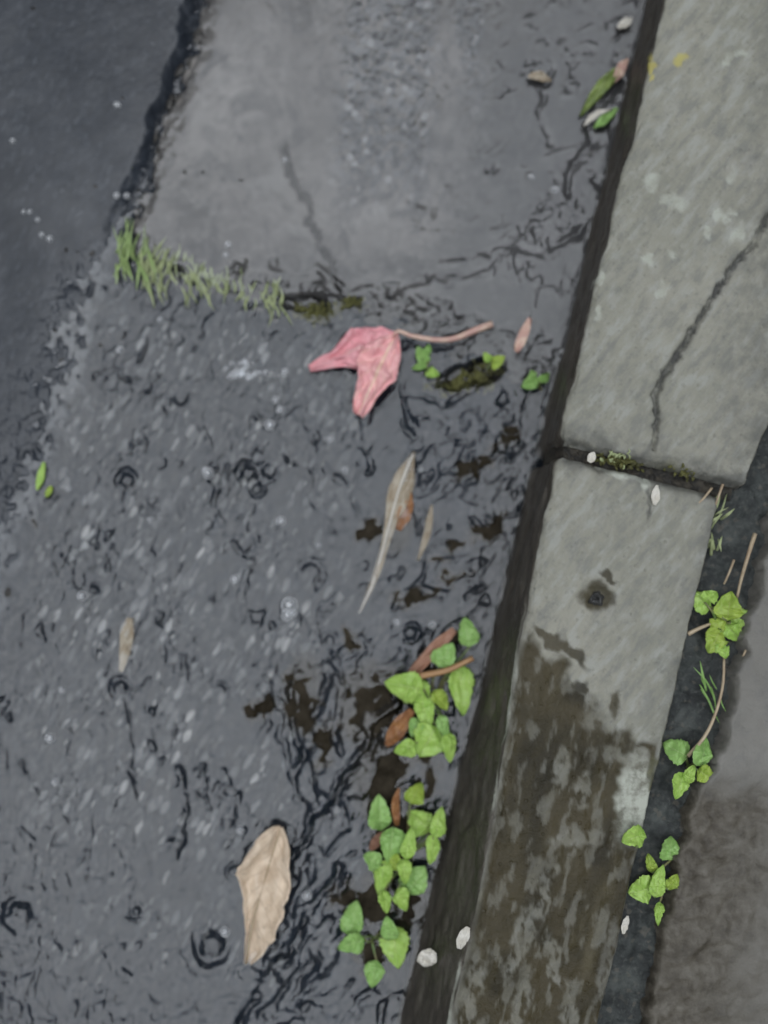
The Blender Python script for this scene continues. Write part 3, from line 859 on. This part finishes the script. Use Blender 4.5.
def leaf_obj(name, mat, pts, zs, wl, wr, parent=None, label=None, cat=None, group=None, **kw):
    V, F, at = leaf_geo(pxline(pts, zs), np.array(wl) * MM, np.array(wr) * MM, **kw)
    o = mesh_obj(name, V, F, mat, parent=parent, loc=None if parent else V.mean(0), attrs=at)
    if label: tag(o, label, cat, group)
    return o


def tube_obj(name, mat, pts, zs, r0, r1, parent=None, label=None, cat=None, group=None):
    V, F = tube_geo(pxline(pts, zs), r0, r1)
    o = mesh_obj(name, V, F, mat, parent=parent, loc=None if parent else V.mean(0))
    if label: tag(o, label, cat, group)
    return o


# pink pair of leaves on a stalk
zb = .020
pk = thing('leaf_sprig', 'pair of soaked pink leaves joined on one thin stalk, caught at the slab edge', 'fallen leaf', P(396, 334, zb - .004))
leaf_obj('leaf', M['pink'], [(398, 334), (370, 346), (345, 354), (309, 368)], [zb - .003, zb, zb, zb - .007],
         [2, 12, 16, 18, 19, 16, 10, 7, 4], [2, 14, 18, 20, 22, 17, 10, 7, 3], pk, cup=-.05, wave=.0065, ragged=.08, seed=1, n=46, m=10)
leaf_obj('leaf', M['pinkpale'], [(397, 333), (383, 360), (372, 385), (358, 415)], [zb + .004, zb + .008, zb + .006, zb - .001],
         [2, 10, 15, 18, 19, 15, 10, 9, 5], [3, 14, 22, 25, 21, 16, 13, 12, 5], pk, cup=-.05, wave=.0065, ragged=.09, seed=5, n=46, m=10)
tube_obj('stem', M['pinkstem'], [(392, 336), (399, 331), (412, 336), (438, 340), (456, 338), (473, 331), (492, 324)], [zb + .003, zb + .004, zb + .002, zb, zb, zb - .001, zb - .003], .0016, .0031, pk)

# beige dry leaf
zb = .0125
bl = thing('dry_leaf', 'large crumpled beige dry leaf lying on the water, bottom left', 'fallen leaf', P(266, 890, zb - .004))
leaf_obj('blade', M['beige'], [(279, 826), (270, 862), (262, 890), (252, 926), (246, 962)], [zb + .003, zb + .002, zb - .003, zb - .003, zb - .009],
         [4, 12, 17, 20, 23, 26, 27, 27, 26, 26, 27, 26, 22, 18, 14, 6], [5, 15, 19, 22, 25, 27, 27, 22, 18, 14, 10, 7, 5, 4, 3, 2], bl, cup=.12, fold=.38, wave=.0062, seed=9, ragged=.11, n=60, m=10)
tube_obj('midrib', M['straw'], [(281, 828), (270, 862), (262, 890), (252, 926), (246, 964)], [zb + .0032, zb + .0022, zb - .0028, zb + .0002, zb - .003], .0005, .0010, bl)

# pale long soaked leaf
zb = .0066
pl_ = thing('soaked_leaf', 'long pale shredded leaf trailing a thin tail in the middle of the stream', 'fallen leaf', P(394, 510, zb - .004))
leaf_obj('blade', M['pale'], [(414, 452), (405, 478), (396, 505), (385, 545), (374, 580), (360, 612)], [zb, zb + .001, zb + .001, zb - .001, zb - .001, zb - .003],
         [1, 5, 10, 12, 9, 5, 4, 4, 3, 2, 1], [1, 6, 11, 13, 10, 5, 4, 3, 3, 2, 1], pl_, cup=.08, wave=.0025, ragged=.12, seed=14, n=50, m=6)
tube_obj('midrib', M['petal'], [(413, 454), (400, 486), (389, 525), (374, 580), (359, 613)], [zb + .0018, zb + .0022, zb + .001, zb, zb - .003], .0009, .0006, pl_)
leaf_obj('blade', M['orange'], [(410, 492), (404, 510), (398, 530)], zb, [2, 8, 9, 3], [2, 8, 7, 2], pl_, cup=.1, wave=.002, seed=15)

# narrow green leaves stuck by the kerb face, top right
gz = .0185
def one_leaf(name, mat, pts, zs, wl, wr, label, cat='fallen leaf', group=None, **kw):
    return leaf_obj(name, mat, pts, zs, wl, wr, label=label, cat=cat, group=group, **kw)
one_leaf('fallen_leaf', M['dullgreen'], [(580, 116), (596, 94), (610, 78), (620, 68)], [gz - .004, gz + .001, gz + .003, gz], [1, 5, 7, 6, 2], [1, 5, 7, 5, 2], 'yellow green curled leaf against the kerb face near the top', wave=.003, seed=21)
one_leaf('fallen_leaf', M['petal'], [(584, 126), (596, 115), (612, 110)], [gz, gz + .003, gz + .002], [1, 4, 4, 1], [0, 3, 2, 0], 'thin whitish sliver of leaf below the yellow green leaf by the kerb', wave=.002, seed=22)
one_leaf('fallen_leaf', M['green2'], [(594, 128), (606, 118), (618, 108)], [gz - .001, gz + .001, gz], [1, 5, 5, 1], [1, 5, 4, 1], 'small dark green leaf tucked beside the whitish sliver by the kerb', wave=.002, seed=23)
one_leaf('fallen_leaf', M['pale'], [(528, 76), (540, 76), (551, 81)], gz - .001, [2, 5, 4, 1], [2, 5, 5, 1], 'small pale scrap of leaf on the slab left of the yellow green leaf', wave=.002, seed=24)
one_leaf('fallen_leaf', M['petal'], [(618, 28), (626, 22), (632, 18)], gz - .001, [2, 5, 4, 1], [2, 5, 5, 1], 'tiny pale scrap at the kerb foot by the top edge', wave=.002, seed=25)
one_leaf('fallen_leaf', M['pinkstem'], [(614, 82), (621, 70), (628, 58)], gz + .002, [1, 5, 6, 1], [1, 5, 4, 1], 'small dull pink scrap at the tip of the yellow green leaf', wave=.002, seed=26)
one_leaf('fallen_leaf', M['pinkstem'], [(516, 352), (522, 338), (530, 318)], .014, [2, 5, 5, 2], [2, 5, 5, 2], 'dull reddish leaf scrap below the slab beside the kerb', wave=.002, seed=27)
one_leaf('fallen_leaf', M['green'], [(37, 490), (41, 476), (44, 462)], .009, [1, 4, 4, 1], [1, 4, 3, 1], 'small fresh green leaf bit on the damp road at the left edge', wave=.001, seed=28)
one_leaf('fallen_leaf', M['yellowgreen'], [(46, 497), (49, 491), (51, 486)], .009, [1, 3, 3, 1], [1, 3, 3, 1], 'tiny yellow green bit just right of the small green leaf bit', wave=.001, seed=29)
one_leaf('fallen_leaf', M['yellowgreen'], [(121, 170), (127, 168), (133, 165)], .0115, [1, 5, 5, 1], [1, 4, 4, 1], 'round yellow green leaf bit on the road above the grass tufts', wave=.001, seed=30)
one_leaf('fallen_leaf', M['pale'], [(121, 672), (126, 642), (130, 618)], [.0050, .0068, .0070], [2, 5, 7, 3], [2, 6, 7, 3], 'pale soaked leaf half sunk in the gutter above a raindrop crater', wave=.002, seed=31)
one_leaf('fallen_leaf', M['pale'], [(418, 560), (428, 530), (432, 505)], .008, [1, 3, 4, 1], [1, 4, 3, 1], 'thin faded pinkish leaf strip right of the long shredded leaf', wave=.002, seed=32)
one_leaf('fallen_leaf', M['rust'], [(398, 690), (418, 668), (438, 646), (455, 630)], [.012, .020, .026, .026], [2, 6, 7, 4], [2, 5, 6, 3], 'flat reddish brown blade leaning above the upper weeds by the kerb', wave=.002, seed=33)
one_leaf('fallen_leaf', M['orange'], [(386, 746), (398, 730), (413, 710)], [.012, .017, .020], [2, 8, 9, 4], [2, 8, 7, 3], 'curled orange brown leaf under the upper weeds', wave=.003, seed=34)
one_leaf('fallen_leaf', M['orange'], [(397, 826), (396, 808), (399, 788)], [.016, .022, .018], [2, 4, 5, 1], [2, 4, 3, 1], 'narrow orange leaf standing among the lower weeds', wave=.002, seed=35)
one_leaf('fallen_leaf', M['rust'], [(370, 850), (378, 840), (386, 832)], [.011, .013, .013], [2, 5, 5, 1], [2, 5, 4, 1], 'small rusty scrap at the left side of the lower weeds', wave=.002, seed=36)
tube_obj('dry_stalk', M['orange'], [(398, 682), (425, 675), (448, 670), (473, 658)], [.026, .031, .034, .036], .0030, .0022, label='thick orange yellow stalk lying across the upper weeds', cat='stalk')

# white petals
def kz_at(px, py, z): return z
one_leaf('petal', M['petal'], [(420, 964), (427, 958), (434, 951)], [.048, .054, .058], [4, 8, 8, 4], [5, 8, 9, 3], 'broad torn white petal stuck on the dark kerb face near the bottom', 'petal', 'white petals on the kerb', wave=.002, seed=41)
one_leaf('petal', M['petal'], [(459, 949), (463, 938), (468, 927)], [.090, .0945, .0965], [2, 5, 5, 2], [2, 5, 5, 2], 'slim oval white petal on the kerb edge right of the torn petal', 'petal', 'white petals on the kerb', cup=.1, wave=.001, seed=42)
one_leaf('petal', M['petal'], [(654, 505), (656, 495), (657, 485)], KH + .002, [1, 4, 4, 1], [2, 4, 3, 1], 'narrow white petal on the lower kerbstone just under the mossy joint', 'petal', 'white petals on the kerb', wave=.001, seed=43)
one_leaf('petal', M['petal'], [(589, 462), (592, 457), (594, 452)], KH + .002, [2, 4, 4, 1], [2, 4, 3, 1], 'tiny white petal at the front end of the mossy joint', 'petal', 'white petals on the kerb', wave=.001, seed=44)
one_leaf('petal', M['petal'], [(623, 934), (625, 925), (628, 916)], KH + .002, [1, 3, 3, 1], [1, 3, 3, 1], 'tiny pale greenish petal at the soil edge below the lowest strip weed', 'petal', 'white petals on the kerb', wave=.001, seed=45)

# weeds
PROF = [.05, .45, .72, .88, .97, 1.02, 1.03, 1.0, .94, .85, .73, .58, .38, .03]
PROF2 = [.05, .6, .86, .98, 1.03, 1.05, 1.03, 1.0, .95, .88, .78, .64, .42, .03]
def weed(label, root, rz, leaves, zrange, group):
    """leaves: (cx, cy, length, width, tip angle in the picture, tone)"""
    t = thing('weed', label, 'weed', P(root[0], root[1], rz), group)
    # stems run from the root up to each leaf
    for i, (cx, cy, L, W, a, tone) in enumerate(leaves):
        z = random.uniform(*zrange) + rz
        ca, sa = math.cos(R(a)), -math.sin(R(a))
        b = (cx - ca * L / 2, cy - sa * L / 2); e = (cx + ca * L / 2, cy + sa * L / 2)
        tip = random.uniform(-.007, .003)
        w = W / 2 * random.uniform(.88, 1.05)
        pr = PROF if i % 3 else PROF2
        asym = random.uniform(.88, 1.12)
        leaf_obj('leaf', M[tone], [b, ((b[0] + cx) / 2 + random.uniform(-1, 1), (b[1] + cy) / 2 + random.uniform(-1, 1)), (cx, cy), e], [z - .002, z + .0012, z + .0015, z + tip],
                 [p * w * asym for p in pr], [p * w / asym for p in pr], t, cup=random.uniform(-.30, .10), roll=random.uniform(-.45, .45), fold=random.uniform(.05, .35), ragged=.06, wave=.0018, seed=random.randint(0, 99), n=44, m=7, teeth=.10)
        rx, ry = root[0] + random.uniform(-4, 4), root[1] + random.uniform(-4, 4)
        mx_, my_ = (rx + b[0]) / 2 + random.uniform(-5, 5), (ry + b[1]) / 2 + random.uniform(-5, 5)
        tube_obj('stem', M['stem'], [(rx, ry), (mx_, my_), b], [rz - .002, (rz + z) / 2 + .002, z - .002], .0011, .0008, t)
    return t

G1 = 'weeds growing at the kerb foot'; G2 = 'weeds growing in the soil strip'
GZ = .006
weed('leafy green weed at the kerb foot, uppermost clump beneath the orange stalk', (436, 700), GZ, [
    (467, 632, 30, 20, 100, 'green2'), (446, 655, 28, 24, 60, 'green2'), (404, 686, 40, 32, 170, 'green'), (420, 694, 30, 24, -70, 'green'), (461, 690, 52, 28, -85, 'green'),
    (425, 713, 38, 22, -80, 'green'), (441, 700, 24, 16, -60, 'yellowgreen'), (428, 742, 34, 36, -120, 'green'), (405, 748, 24, 20, 200, 'green'), (450, 748, 30, 16, -90, 'green'), (415, 728, 20, 14, -110, 'green2'), (443, 727, 24, 14, -70, 'green2')], (.012, .030), G1)
weed('dense bright weed at the kerb foot, middle clump holding a narrow orange leaf', (408, 858), GZ, [
    (380, 812, 36, 22, 95, 'green2'), (416, 793, 24, 22, 60, 'yellowgreen'), (419, 821, 30, 26, 140, 'green'), (438, 822, 32, 15, 75, 'green'), (391, 846, 38, 24, -95, 'green2'), (409, 843, 34, 16, 80, 'green'), (432, 850, 30, 13, -100, 'green'),
    (382, 878, 36, 20, -100, 'green'), (404, 872, 26, 15, -85, 'green'), (417, 880, 32, 24, 60, 'green2'), (386, 902, 24, 13, -85, 'green'), (402, 900, 24, 18, -70, 'green'), (372, 860, 20, 16, 150, 'green2'), (395, 863, 22, 20, -40, 'yellowgreen')], (.010, .030), G1)
weed('small weed with four pale green leaves at the kerb foot, lowest clump', (374, 938), GZ, [
    (354, 918, 36, 22, 80, 'green2'), (351, 944, 28, 24, 200, 'green2'), (395, 947, 44, 30, -80, 'green'), (388, 928, 24, 16, 95, 'green2'), (374, 974, 28, 22, -100, 'green2')], (.008, .022), G1)
SZ = KH - .012
weed('bright lobed weed in the dark soil strip, uppermost beside the tan straw', (720, 622), SZ, [
    (700, 600, 26, 20, 150, 'green'), (711, 597, 16, 14, 40, 'green'), (729, 606, 30, 24, 80, 'yellowgreen'), (742, 618, 24, 20, 10, 'green'), (718, 626, 22, 18, 140, 'yellowgreen'), (715, 642, 26, 20, -120, 'yellowgreen'), (733, 632, 22, 18, -50, 'green'), (724, 651, 16, 13, -80, 'green')], (.004, .014), G2)
weed('weed with round leaves in the soil strip at the end of the curved straw', (690, 768), SZ, [
    (675, 750, 28, 23, 150, 'green2'), (704, 751, 30, 19, 85, 'green2'), (680, 786, 28, 17, -110, 'green'), (690, 774, 20, 10, 65, 'green'), (706, 775, 20, 18, -30, 'yellowgreen')], (.004, .014), G2)
weed('little weed of mixed leaf sizes in the soil strip, lowest of them', (656, 880), SZ, [
    (671, 848, 24, 18, 90, 'green2'), (650, 863, 20, 10, 100, 'yellowgreen'), (641, 891, 26, 24, 190, 'green'), (659, 881, 34, 15, 75, 'green'), (673, 882, 18, 11, 60, 'yellowgreen'), (659, 914, 24, 9, -95, 'green')], (.004, .014), G2)
weed('single green leaf at the tip of the pale lichen patch on the kerb', (640, 842), KH + .001, [(633, 838, 24, 22, 200, 'green'), (640, 834, 16, 12, 90, 'green')], (.003, .006), G2)
weed('sprig of small soaked leaves under the stalk of the pink leaves', (428, 368), GZ + .004, [
    (421, 355, 20, 12, 110, 'green2'), (433, 373, 14, 12, -20, 'green'), (419, 366, 16, 9, 200, 'green2'), (428, 350, 12, 9, 80, 'green2')], (.004, .008), G1)
weed('tiny weed on the moss lump below the slab', (490, 366), GZ + .006, [(498, 360, 16, 13, 30, 'yellowgreen'), (487, 357, 12, 9, 120, 'green')], (.006, .010), G1)
weed('tiny two leaved weed at the kerb foot under the end of the slab', (538, 386), GZ + .004, [(530, 384, 18, 14, 200, 'green2'), (545, 378, 14, 10, 50, 'green2'), (533, 374, 10, 8, 120, 'green2')], (.006, .010), G1)

# grass tufts at the slab's end
def tuft(label, cx, cy, n, spread, length, base, tone, zt, lean=(60, 125), group='grass tufts along the slab end'):
    Vs, Fs, U, W = [], [], [], []; nv = 0
    for i in range(n):
        bx, by = cx + random.gauss(0, spread), cy + random.gauss(0, spread * .6)
        a = random.uniform(*lean); L = length * random.uniform(.5, 1.1)
        if random.random() < .25: a += 180
        z0 = base; zt_ = base + zt * random.uniform(.4, 1.2)
        ex, ey = bx + math.cos(R(a)) * L, by - math.sin(R(a)) * L
        mx_, my_ = (bx + ex) / 2 + random.uniform(-3, 3), (by + ey) / 2
        w = random.uniform(.6, 1.6) * MM
        V, F, at = leaf_geo([P(bx, by, z0), P(mx_, my_, zt_), P(ex, ey, zt_ - .001)], np.array([.7, 1, .8, .1]) * w, np.array([.7, 1, .8, .1]) * w, n=9, m=1, cup=.3, thick=.0002)
        Vs.append(V); Fs.append(F + nv); nv += len(V); U.append(at['u']); W.append(at['v'])
    V = np.concatenate(Vs)
    o = mesh_obj('grass_tuft', V, np.concatenate(Fs), M[tone], loc=P(cx, cy, base), attrs=dict(u=np.concatenate(U), v=np.concatenate(W)))
    return tag(o, label, 'grass tuft', group)
tuft('tall pale green grass tuft at the left corner of the slab', 130, 258, 30, 8, 36, .0075, 'paleg', .008)
tuft('yellowish grass tuft just right of the tall corner tuft', 153, 272, 34, 9, 30, .0060, 'grass', .005)
tuft('spreading grass tuft third along the slab end', 186, 278, 26, 11, 22, .0060, 'grass', .0035)
tuft('sunken grass tuft in the middle of the slab end', 215, 284, 24, 11, 20, .0055, 'grass', .003)
tuft('sparse grass tuft left of the dark mossy hollow', 244, 290, 14, 9, 16, .0055, 'grass', .003)
tuft('thin submerged grass blades at the mouth of the mossy hollow', 272, 304, 16, 7, 22, .006, 'grass', .004)
tuft('small bent grass blades in the upper soil strip', 706, 522, 14, 9, 26, SZ, 'grass', .010, (30, 80), 'grass in the soil strip')
tuft('short grass blades in the soil strip below the bent ones', 708, 552, 12, 8, 18, SZ, 'grass', .008, (40, 110), 'grass in the soil strip')
tuft('grey green grass blades hanging below the uppermost strip weed', 712, 690, 10, 6, 30, SZ, 'green2', .006, (100, 130), 'grass in the soil strip')

# moss
def lump(name, label, cat, cx, cy, rx, ry, z, h, mat, seed, ang=0.0, blades=0, group=None):
    n1_, n2_ = 30, 14
    V = []
    for j in range(n2_ + 1):
        f = j / n2_
        for i in range(n1_):
            th = 2 * math.pi * i / n1_
            rr = f * (1 + .28 * float(fbm(np.array([math.cos(th) * 1.7 + seed]), np.array([math.sin(th) * 1.7]), 800 + seed, 3)[0]))
            u, w = rx * rr * math.cos(th), ry * rr * math.sin(th)
            X_, Y_ = cx + u * math.cos(ang) - w * math.sin(ang), cy + u * math.sin(ang) + w * math.cos(ang)
            bumpz = float(fbm(np.array([X_ / 6]), np.array([Y_ / 6]), 820 + seed, 3)[0])
            p = P(X_, Y_, z + h * math.sqrt(max(0, 1 - f * f)) * (.75 + .6 * bumpz) - (.004 if j == n2_ else 0)); V.append(p)
    F = [tuple(j * n1_ + q for q in (i, (i + 1) % n1_, n1_ + (i + 1) % n1_, n1_ + i)) for j in range(n2_) for i in range(n1_)]
    F = [(a, d, c, b) for (a, b, c, d) in F] 
    o = mesh_obj(name, V, F, mat, loc=P(cx, cy, z))
    return tag(o, label, cat, group)
def moss(label, cx, cy, rx, ry, z, n, seed, ang=0.0, h=.005):
    rs = random.Random(seed); Vs, Fs, U, W = [], [], [], []; nv = 0
    for k in range(n):
        q = math.sqrt(rs.random()); th = rs.uniform(0, 6.283)
        q *= 1 + .45 * math.sin(th * 3 + seed) * .6 + .25 * math.sin(th * 5 + 2 * seed)
        u, w_ = q * rx * math.cos(th), q * ry * math.sin(th)
        bx, by = cx + u * math.cos(ang) - w_ * math.sin(ang), cy + u * math.sin(ang) + w_ * math.cos(ang)
        a = rs.uniform(0, 360); L = rs.uniform(3, 8); zz = z + h * max(0, 1 - q * q) * rs.uniform(.3, 1.1)
        wd = rs.uniform(.9, 2.2) * MM
        V, F, at = leaf_geo([P(bx, by, zz - .001), P(bx + L * .5 * math.cos(R(a)), by - L * .5 * math.sin(R(a)), zz + .001), P(bx + L * math.cos(R(a)), by - L * math.sin(R(a)), zz - .0005)], np.array([.5, 1, .9, .1]) * wd, np.array([.5, 1, .9, .1]) * wd, n=6, m=1, cup=.3, thick=.0002)
        Vs.append(V); Fs.append(F + nv); nv += len(V); U.append(at['u']); W.append(at['v'])
    o = mesh_obj('moss', np.concatenate(Vs), np.concatenate(Fs), M['mossleaf'], loc=P(cx, cy, z), attrs=dict(u=np.concatenate(U), v=np.concatenate(W)))
    return tag(o, label, 'moss')
moss('olive moss in the dark hollow at the slab end, left of the pink leaves', 318, 312, 24, 9, .003, 150, 3)
moss('ragged brown moss right of the pink leaves, under their stalk', 468, 380, 34, 11, .001, 170, 4, -.3)
moss('small olive moss cushion between the grass and the pink leaf', 352, 302, 14, 5, .006, 50, 5)
moss('yellowish moss cushion in the joint between the kerbstones', 618, 460, 20, 6, KH - .006, 110, 6, .2, .008)
moss('dark moss cushion at the back end of the kerb joint', 684, 468, 22, 7, KH - .007, 100, 7, .25, .007)
tuft('yellow green blades sprouting from the kerb joint moss', 618, 458, 12, 8, 9, KH, 'grass', .003, (20, 160), 'grass in the kerb joint')
lump('pebble', 'round dark pebble stuck on the lower kerbstone', 'pebble', 597, 599, 8, 7, KH - .002, .007, M['pebble'], 8)

# straws in the soil strip
SG = 'dry straws in the soil strip'
def straw(pts, zs, r0, r1, label): return tube_obj('straw', M['straw'], pts, zs, r0, r1, label=label, cat='straw', group=SG)
straw([(755, 534), (748, 556), (741, 580), (737, 598)], [SZ + .012, SZ + .016, SZ + .010, SZ + .004], .0018, .0010, 'straight tan straw standing above the uppermost strip weed')
straw([(724, 655), (723, 684), (716, 712), (705, 736), (688, 756)], [SZ + .008, SZ + .013, SZ + .014, SZ + .014, SZ + .010], .0010, .0015, 'long curved straw bending down to the round leaved weed')
straw([(723, 484), (718, 498), (714, 510)], [SZ + .014, SZ + .014, SZ + .008], .0011, .0007, 'short pale straw behind the end of the kerb joint')
straw([(734, 560), (729, 573), (724, 584)], [SZ + .008, SZ + .010, SZ + .006], .0010, .0008, 'short straw piece left of the straight tan straw')
straw([(688, 634), (700, 628), (710, 624)], [SZ + .006, SZ + .008, SZ + .006], .0018, .0010, 'thick pale straw stub beside the kerb under the uppermost strip weed')
straw([(712, 488), (702, 500), (694, 506)], [SZ + .010, SZ + .012, SZ + .010], .0010, .0007, 'thin slanting straw nearest the kerb joint')
straw([(750, 640), (744, 654), (740, 662)], [SZ + .006, SZ + .008, SZ + .006], .0010, .0007, 'tiny straw at the pavement edge beside the uppermost strip weed')

# added black crumbs for the dark gap at the slab edge and dark ripples beyond
CR = 'added black crumbs on the wet road'
dashes = [(198, 36, 12, 22, .35), (180, 70, 8, 18, .5), (190, 62, 10, 16, .4), (170, 102, 7, 20, .3), (176, 98, 6, 12, .5), (156, 135, 7, 20, .15), (158, 150, 6, 14, 0), (33, 8, 6, 4, .2), (122, 98, 6, 5, .4),
          (66, 250, 4, 7, 0), (78, 252, 5, 4, .3), (92, 253, 6, 8, .6), (90, 277, 3, 5, 0), (94, 298, 3, 5, .2), (95, 186, 7, 5, .3), (138, 190, 3, 5, .1), (62, 359, 4, 10, .8), (69, 407, 2, 6, -.2), (34, 523, 6, 14, -.5), (8, 592, 8, 12, 0), (55, 330, 4, 5, 0), (100, 345, 6, 5, .3), (185, 172, 4, 6, -.2), (241, 180, 7, 3, .2), (203, 172, 3, 5, -.2), (146, 166, 6, 5, .2)]
for i, (a, b, w, h_, an) in enumerate(dashes):
    z = water_z(a, b)
    where = 'standing for the dark ragged gap along the left edge of the slab' if i < 7 else 'standing for a dark ripple on the damp road left of the water'
    lump('dark_dash', 'added black dash ' + where, 'leaf crumb', a, b, w * .42, h_ * .42, z - .0006, .0014, M['blackdash'], 20 + i, an, group=CR + (' edge' if i < 7 else ''))

# bubbles
def bubble_geo(cx, cy, r, z):
    n, m_ = 16, 8; V = []; p = P(cx, cy, z)
    for j in range(m_ + 1):
        f = j / m_ * math.pi * .5
        for i in range(n):
            th = 2 * math.pi * i / n
            V.append(p + r * np.array([math.cos(th) * math.cos(f), math.sin(th) * math.cos(f), math.sin(f) * .85]))
    F = [(j * n + i, j * n + (i + 1) % n, (j + 1) * n + (i + 1) % n, (j + 1) * n + i) for j in range(m_) for i in range(n)]
    return V, F
bub = [(270, 425, 4.5), (280, 410, 3.5), (208, 473, 5), (289, 605, 7), (287, 615, 5), (292, 613, 3.5), (281, 521, 4), (235, 579, 3.5), (68, 488, 2.5), (82, 596, 4), (245, 362, 3), (50, 738, 4), (55, 782, 2.5), (225, 932, 4), (307, 895, 4),
       (42, 235, 2.5), (50, 239, 3), (38, 220, 2.2), (117, 105, 3), (119, 106, 2), (117, 196, 3), (127, 196, 3), (13, 141, 2.5), (531, 177, 2.5), (555, 190, 3), (240, 830, 3), (270, 425, 2), (285, 372, 3), (276, 400, 3), (30, 212, 2.2), (24, 212, 2), (160, 320, 2.5), (120, 350, 3), (285, 160, 2.5), (228, 245, 3), (226, 255, 2.5), (345, 470, 3), (330, 440, 3), (420, 470, 2.2), (318, 545, 2.5), (432, 625, 3), (397, 622, 3), (62, 690, 2.5), (150, 520, 2.5), (205, 470, 2.5)]
for (a, b, r) in bub:
    V, F = bubble_geo(a, b, r * MM * 1.2, water_z(a, b) - .0004)
    big = r > 4.9
    o = mesh_obj('water_bubble', V, F, M['bubble'], loc=P(a, b, .007))
    if (a, b) == (289, 605): lb = 'largest clear bubble, midway between the pink leaves and the beige leaf'
    elif (a, b) == (287, 615): lb = 'second clear bubble touching the underside of the largest bubble'
    elif (a, b) == (208, 473): lb = 'clear round bubble left of the twin raindrop craters'
    elif b < 330: lb = 'tiny glinting bubble on the thin water film above the grass line'
    else: lb = 'tiny glinting bubble on the rippled gutter water'
    tag(o, lb, 'bubble', None if big else ('tiny bubbles on the upper film' if b < 330 else 'tiny bubbles on the gutter water'))
# small raft of foam
Vs, Fs = [], []; nv = 0
for k in range(40):
    a, b = 244 + random.gauss(0, 7), 372 + random.gauss(0, 5)
    V, F = bubble_geo(a, b, random.uniform(1.2, 3.2) * MM, water_z(a, b) - .0004)
    Vs += V; Fs += [tuple(q + nv for q in f) for f in F]; nv += len(V)
tag(mesh_obj('foam', np.array(Vs), Fs, M['bubble'], loc=P(244, 372, .007)), 'whitish patch of fine foam on the water left of the pink leaves', 'foam')

# ------------------------------------------------------------------ light
w = bpy.data.worlds.new('World'); sc.world = w; w.use_nodes = True
nt = w.node_tree; nt.nodes.clear()
SUN_EL, SUN_AZ = R(82), R(-50)
out = nt.nodes.new('ShaderNodeOutputWorld'); bg = nt.nodes.new('ShaderNodeBackground')
sky = nt.nodes.new('ShaderNodeTexSky'); sky.sky_type = 'NISHITA'; sky.sun_disc = False
sky.sun_elevation = SUN_EL; sky.sun_rotation = SUN_AZ; sky.dust_density = 0.0; sky.air_density = 1.0
hs = nt.nodes.new('ShaderNodeHueSaturation'); hs.inputs['Saturation'].default_value = .38
nt.links.new(sky.outputs[0], hs.inputs['Color'])
tc = nt.nodes.new('ShaderNodeTexCoord'); sx_ = nt.nodes.new('ShaderNodeSeparateXYZ'); nt.links.new(tc.outputs['Generated'], sx_.inputs[0])
nz_ = nt.nodes.new('ShaderNodeTexNoise'); nz_.inputs['Scale'].default_value = 5; nz_.inputs['Detail'].default_value = 6
nt.links.new(tc.outputs['Generated'], nz_.inputs['Vector'])
ad = nt.nodes.new('ShaderNodeMath'); ad.operation = 'MULTIPLY_ADD'; nt.links.new(nz_.outputs['Fac'], ad.inputs[0]); ad.inputs[1].default_value = .22
nt.links.new(sx_.outputs['Z'], ad.inputs[2])
mr = nt.nodes.new('ShaderNodeMapRange'); mr.interpolation_type = 'SMOOTHSTEP'; nt.links.new(ad.outputs[0], mr.inputs[0])
mr.inputs[1].default_value = .90; mr.inputs[2].default_value = 1.0; mr.inputs[3].default_value = .06; mr.inputs[4].default_value = 1.0
ml = nt.nodes.new('ShaderNodeMix'); ml.data_type = 'RGBA'; ml.blend_type = 'MULTIPLY'; ml.inputs[0].default_value = 1
# overcast deck in front of the blue sky
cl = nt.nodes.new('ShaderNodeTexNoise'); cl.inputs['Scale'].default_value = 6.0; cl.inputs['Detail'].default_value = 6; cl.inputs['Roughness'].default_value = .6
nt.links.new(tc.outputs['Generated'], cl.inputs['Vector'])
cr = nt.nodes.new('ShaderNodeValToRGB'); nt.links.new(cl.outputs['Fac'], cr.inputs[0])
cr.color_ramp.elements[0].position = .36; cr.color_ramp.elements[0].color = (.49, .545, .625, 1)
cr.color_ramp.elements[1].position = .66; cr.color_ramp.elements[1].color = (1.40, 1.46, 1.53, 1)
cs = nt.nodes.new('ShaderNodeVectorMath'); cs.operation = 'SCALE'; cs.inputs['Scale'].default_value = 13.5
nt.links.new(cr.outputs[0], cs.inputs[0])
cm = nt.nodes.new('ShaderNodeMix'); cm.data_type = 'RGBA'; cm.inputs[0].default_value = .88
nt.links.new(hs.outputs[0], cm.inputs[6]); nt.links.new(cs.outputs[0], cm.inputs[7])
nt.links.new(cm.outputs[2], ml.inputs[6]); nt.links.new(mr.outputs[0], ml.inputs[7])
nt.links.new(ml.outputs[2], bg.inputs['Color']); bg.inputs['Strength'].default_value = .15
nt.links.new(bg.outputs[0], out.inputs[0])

sl = bpy.data.lights.new('sun', 'SUN'); sl.energy = .5; sl.angle = R(64); sl.color = (1, .99, .975)
so = link(bpy.data.objects.new('sun', sl))
# direction towards the sun: above the upper left of the picture
so.rotation_euler = (0, 0, 0)
from mathutils import Vector
dirv = Vector((math.sin(SUN_AZ) * math.cos(SUN_EL), math.cos(SUN_AZ) * math.cos(SUN_EL), math.sin(SUN_EL)))
so.rotation_euler = dirv.to_track_quat('Z', 'Y').to_euler()
so.location = dirv * 5

sc.view_settings.view_transform = 'Standard'; sc.view_settings.look = 'None'
sc.view_settings.exposure = 0.45; sc.view_settings.gamma = 1; sc.view_settings.use_curve_mapping = False
sc.render.engine = 'CYCLES'
sc.cycles.use_denoising = True
sc.cycles.transparent_max_bounces = 12
sc.cycles.max_bounces = 6
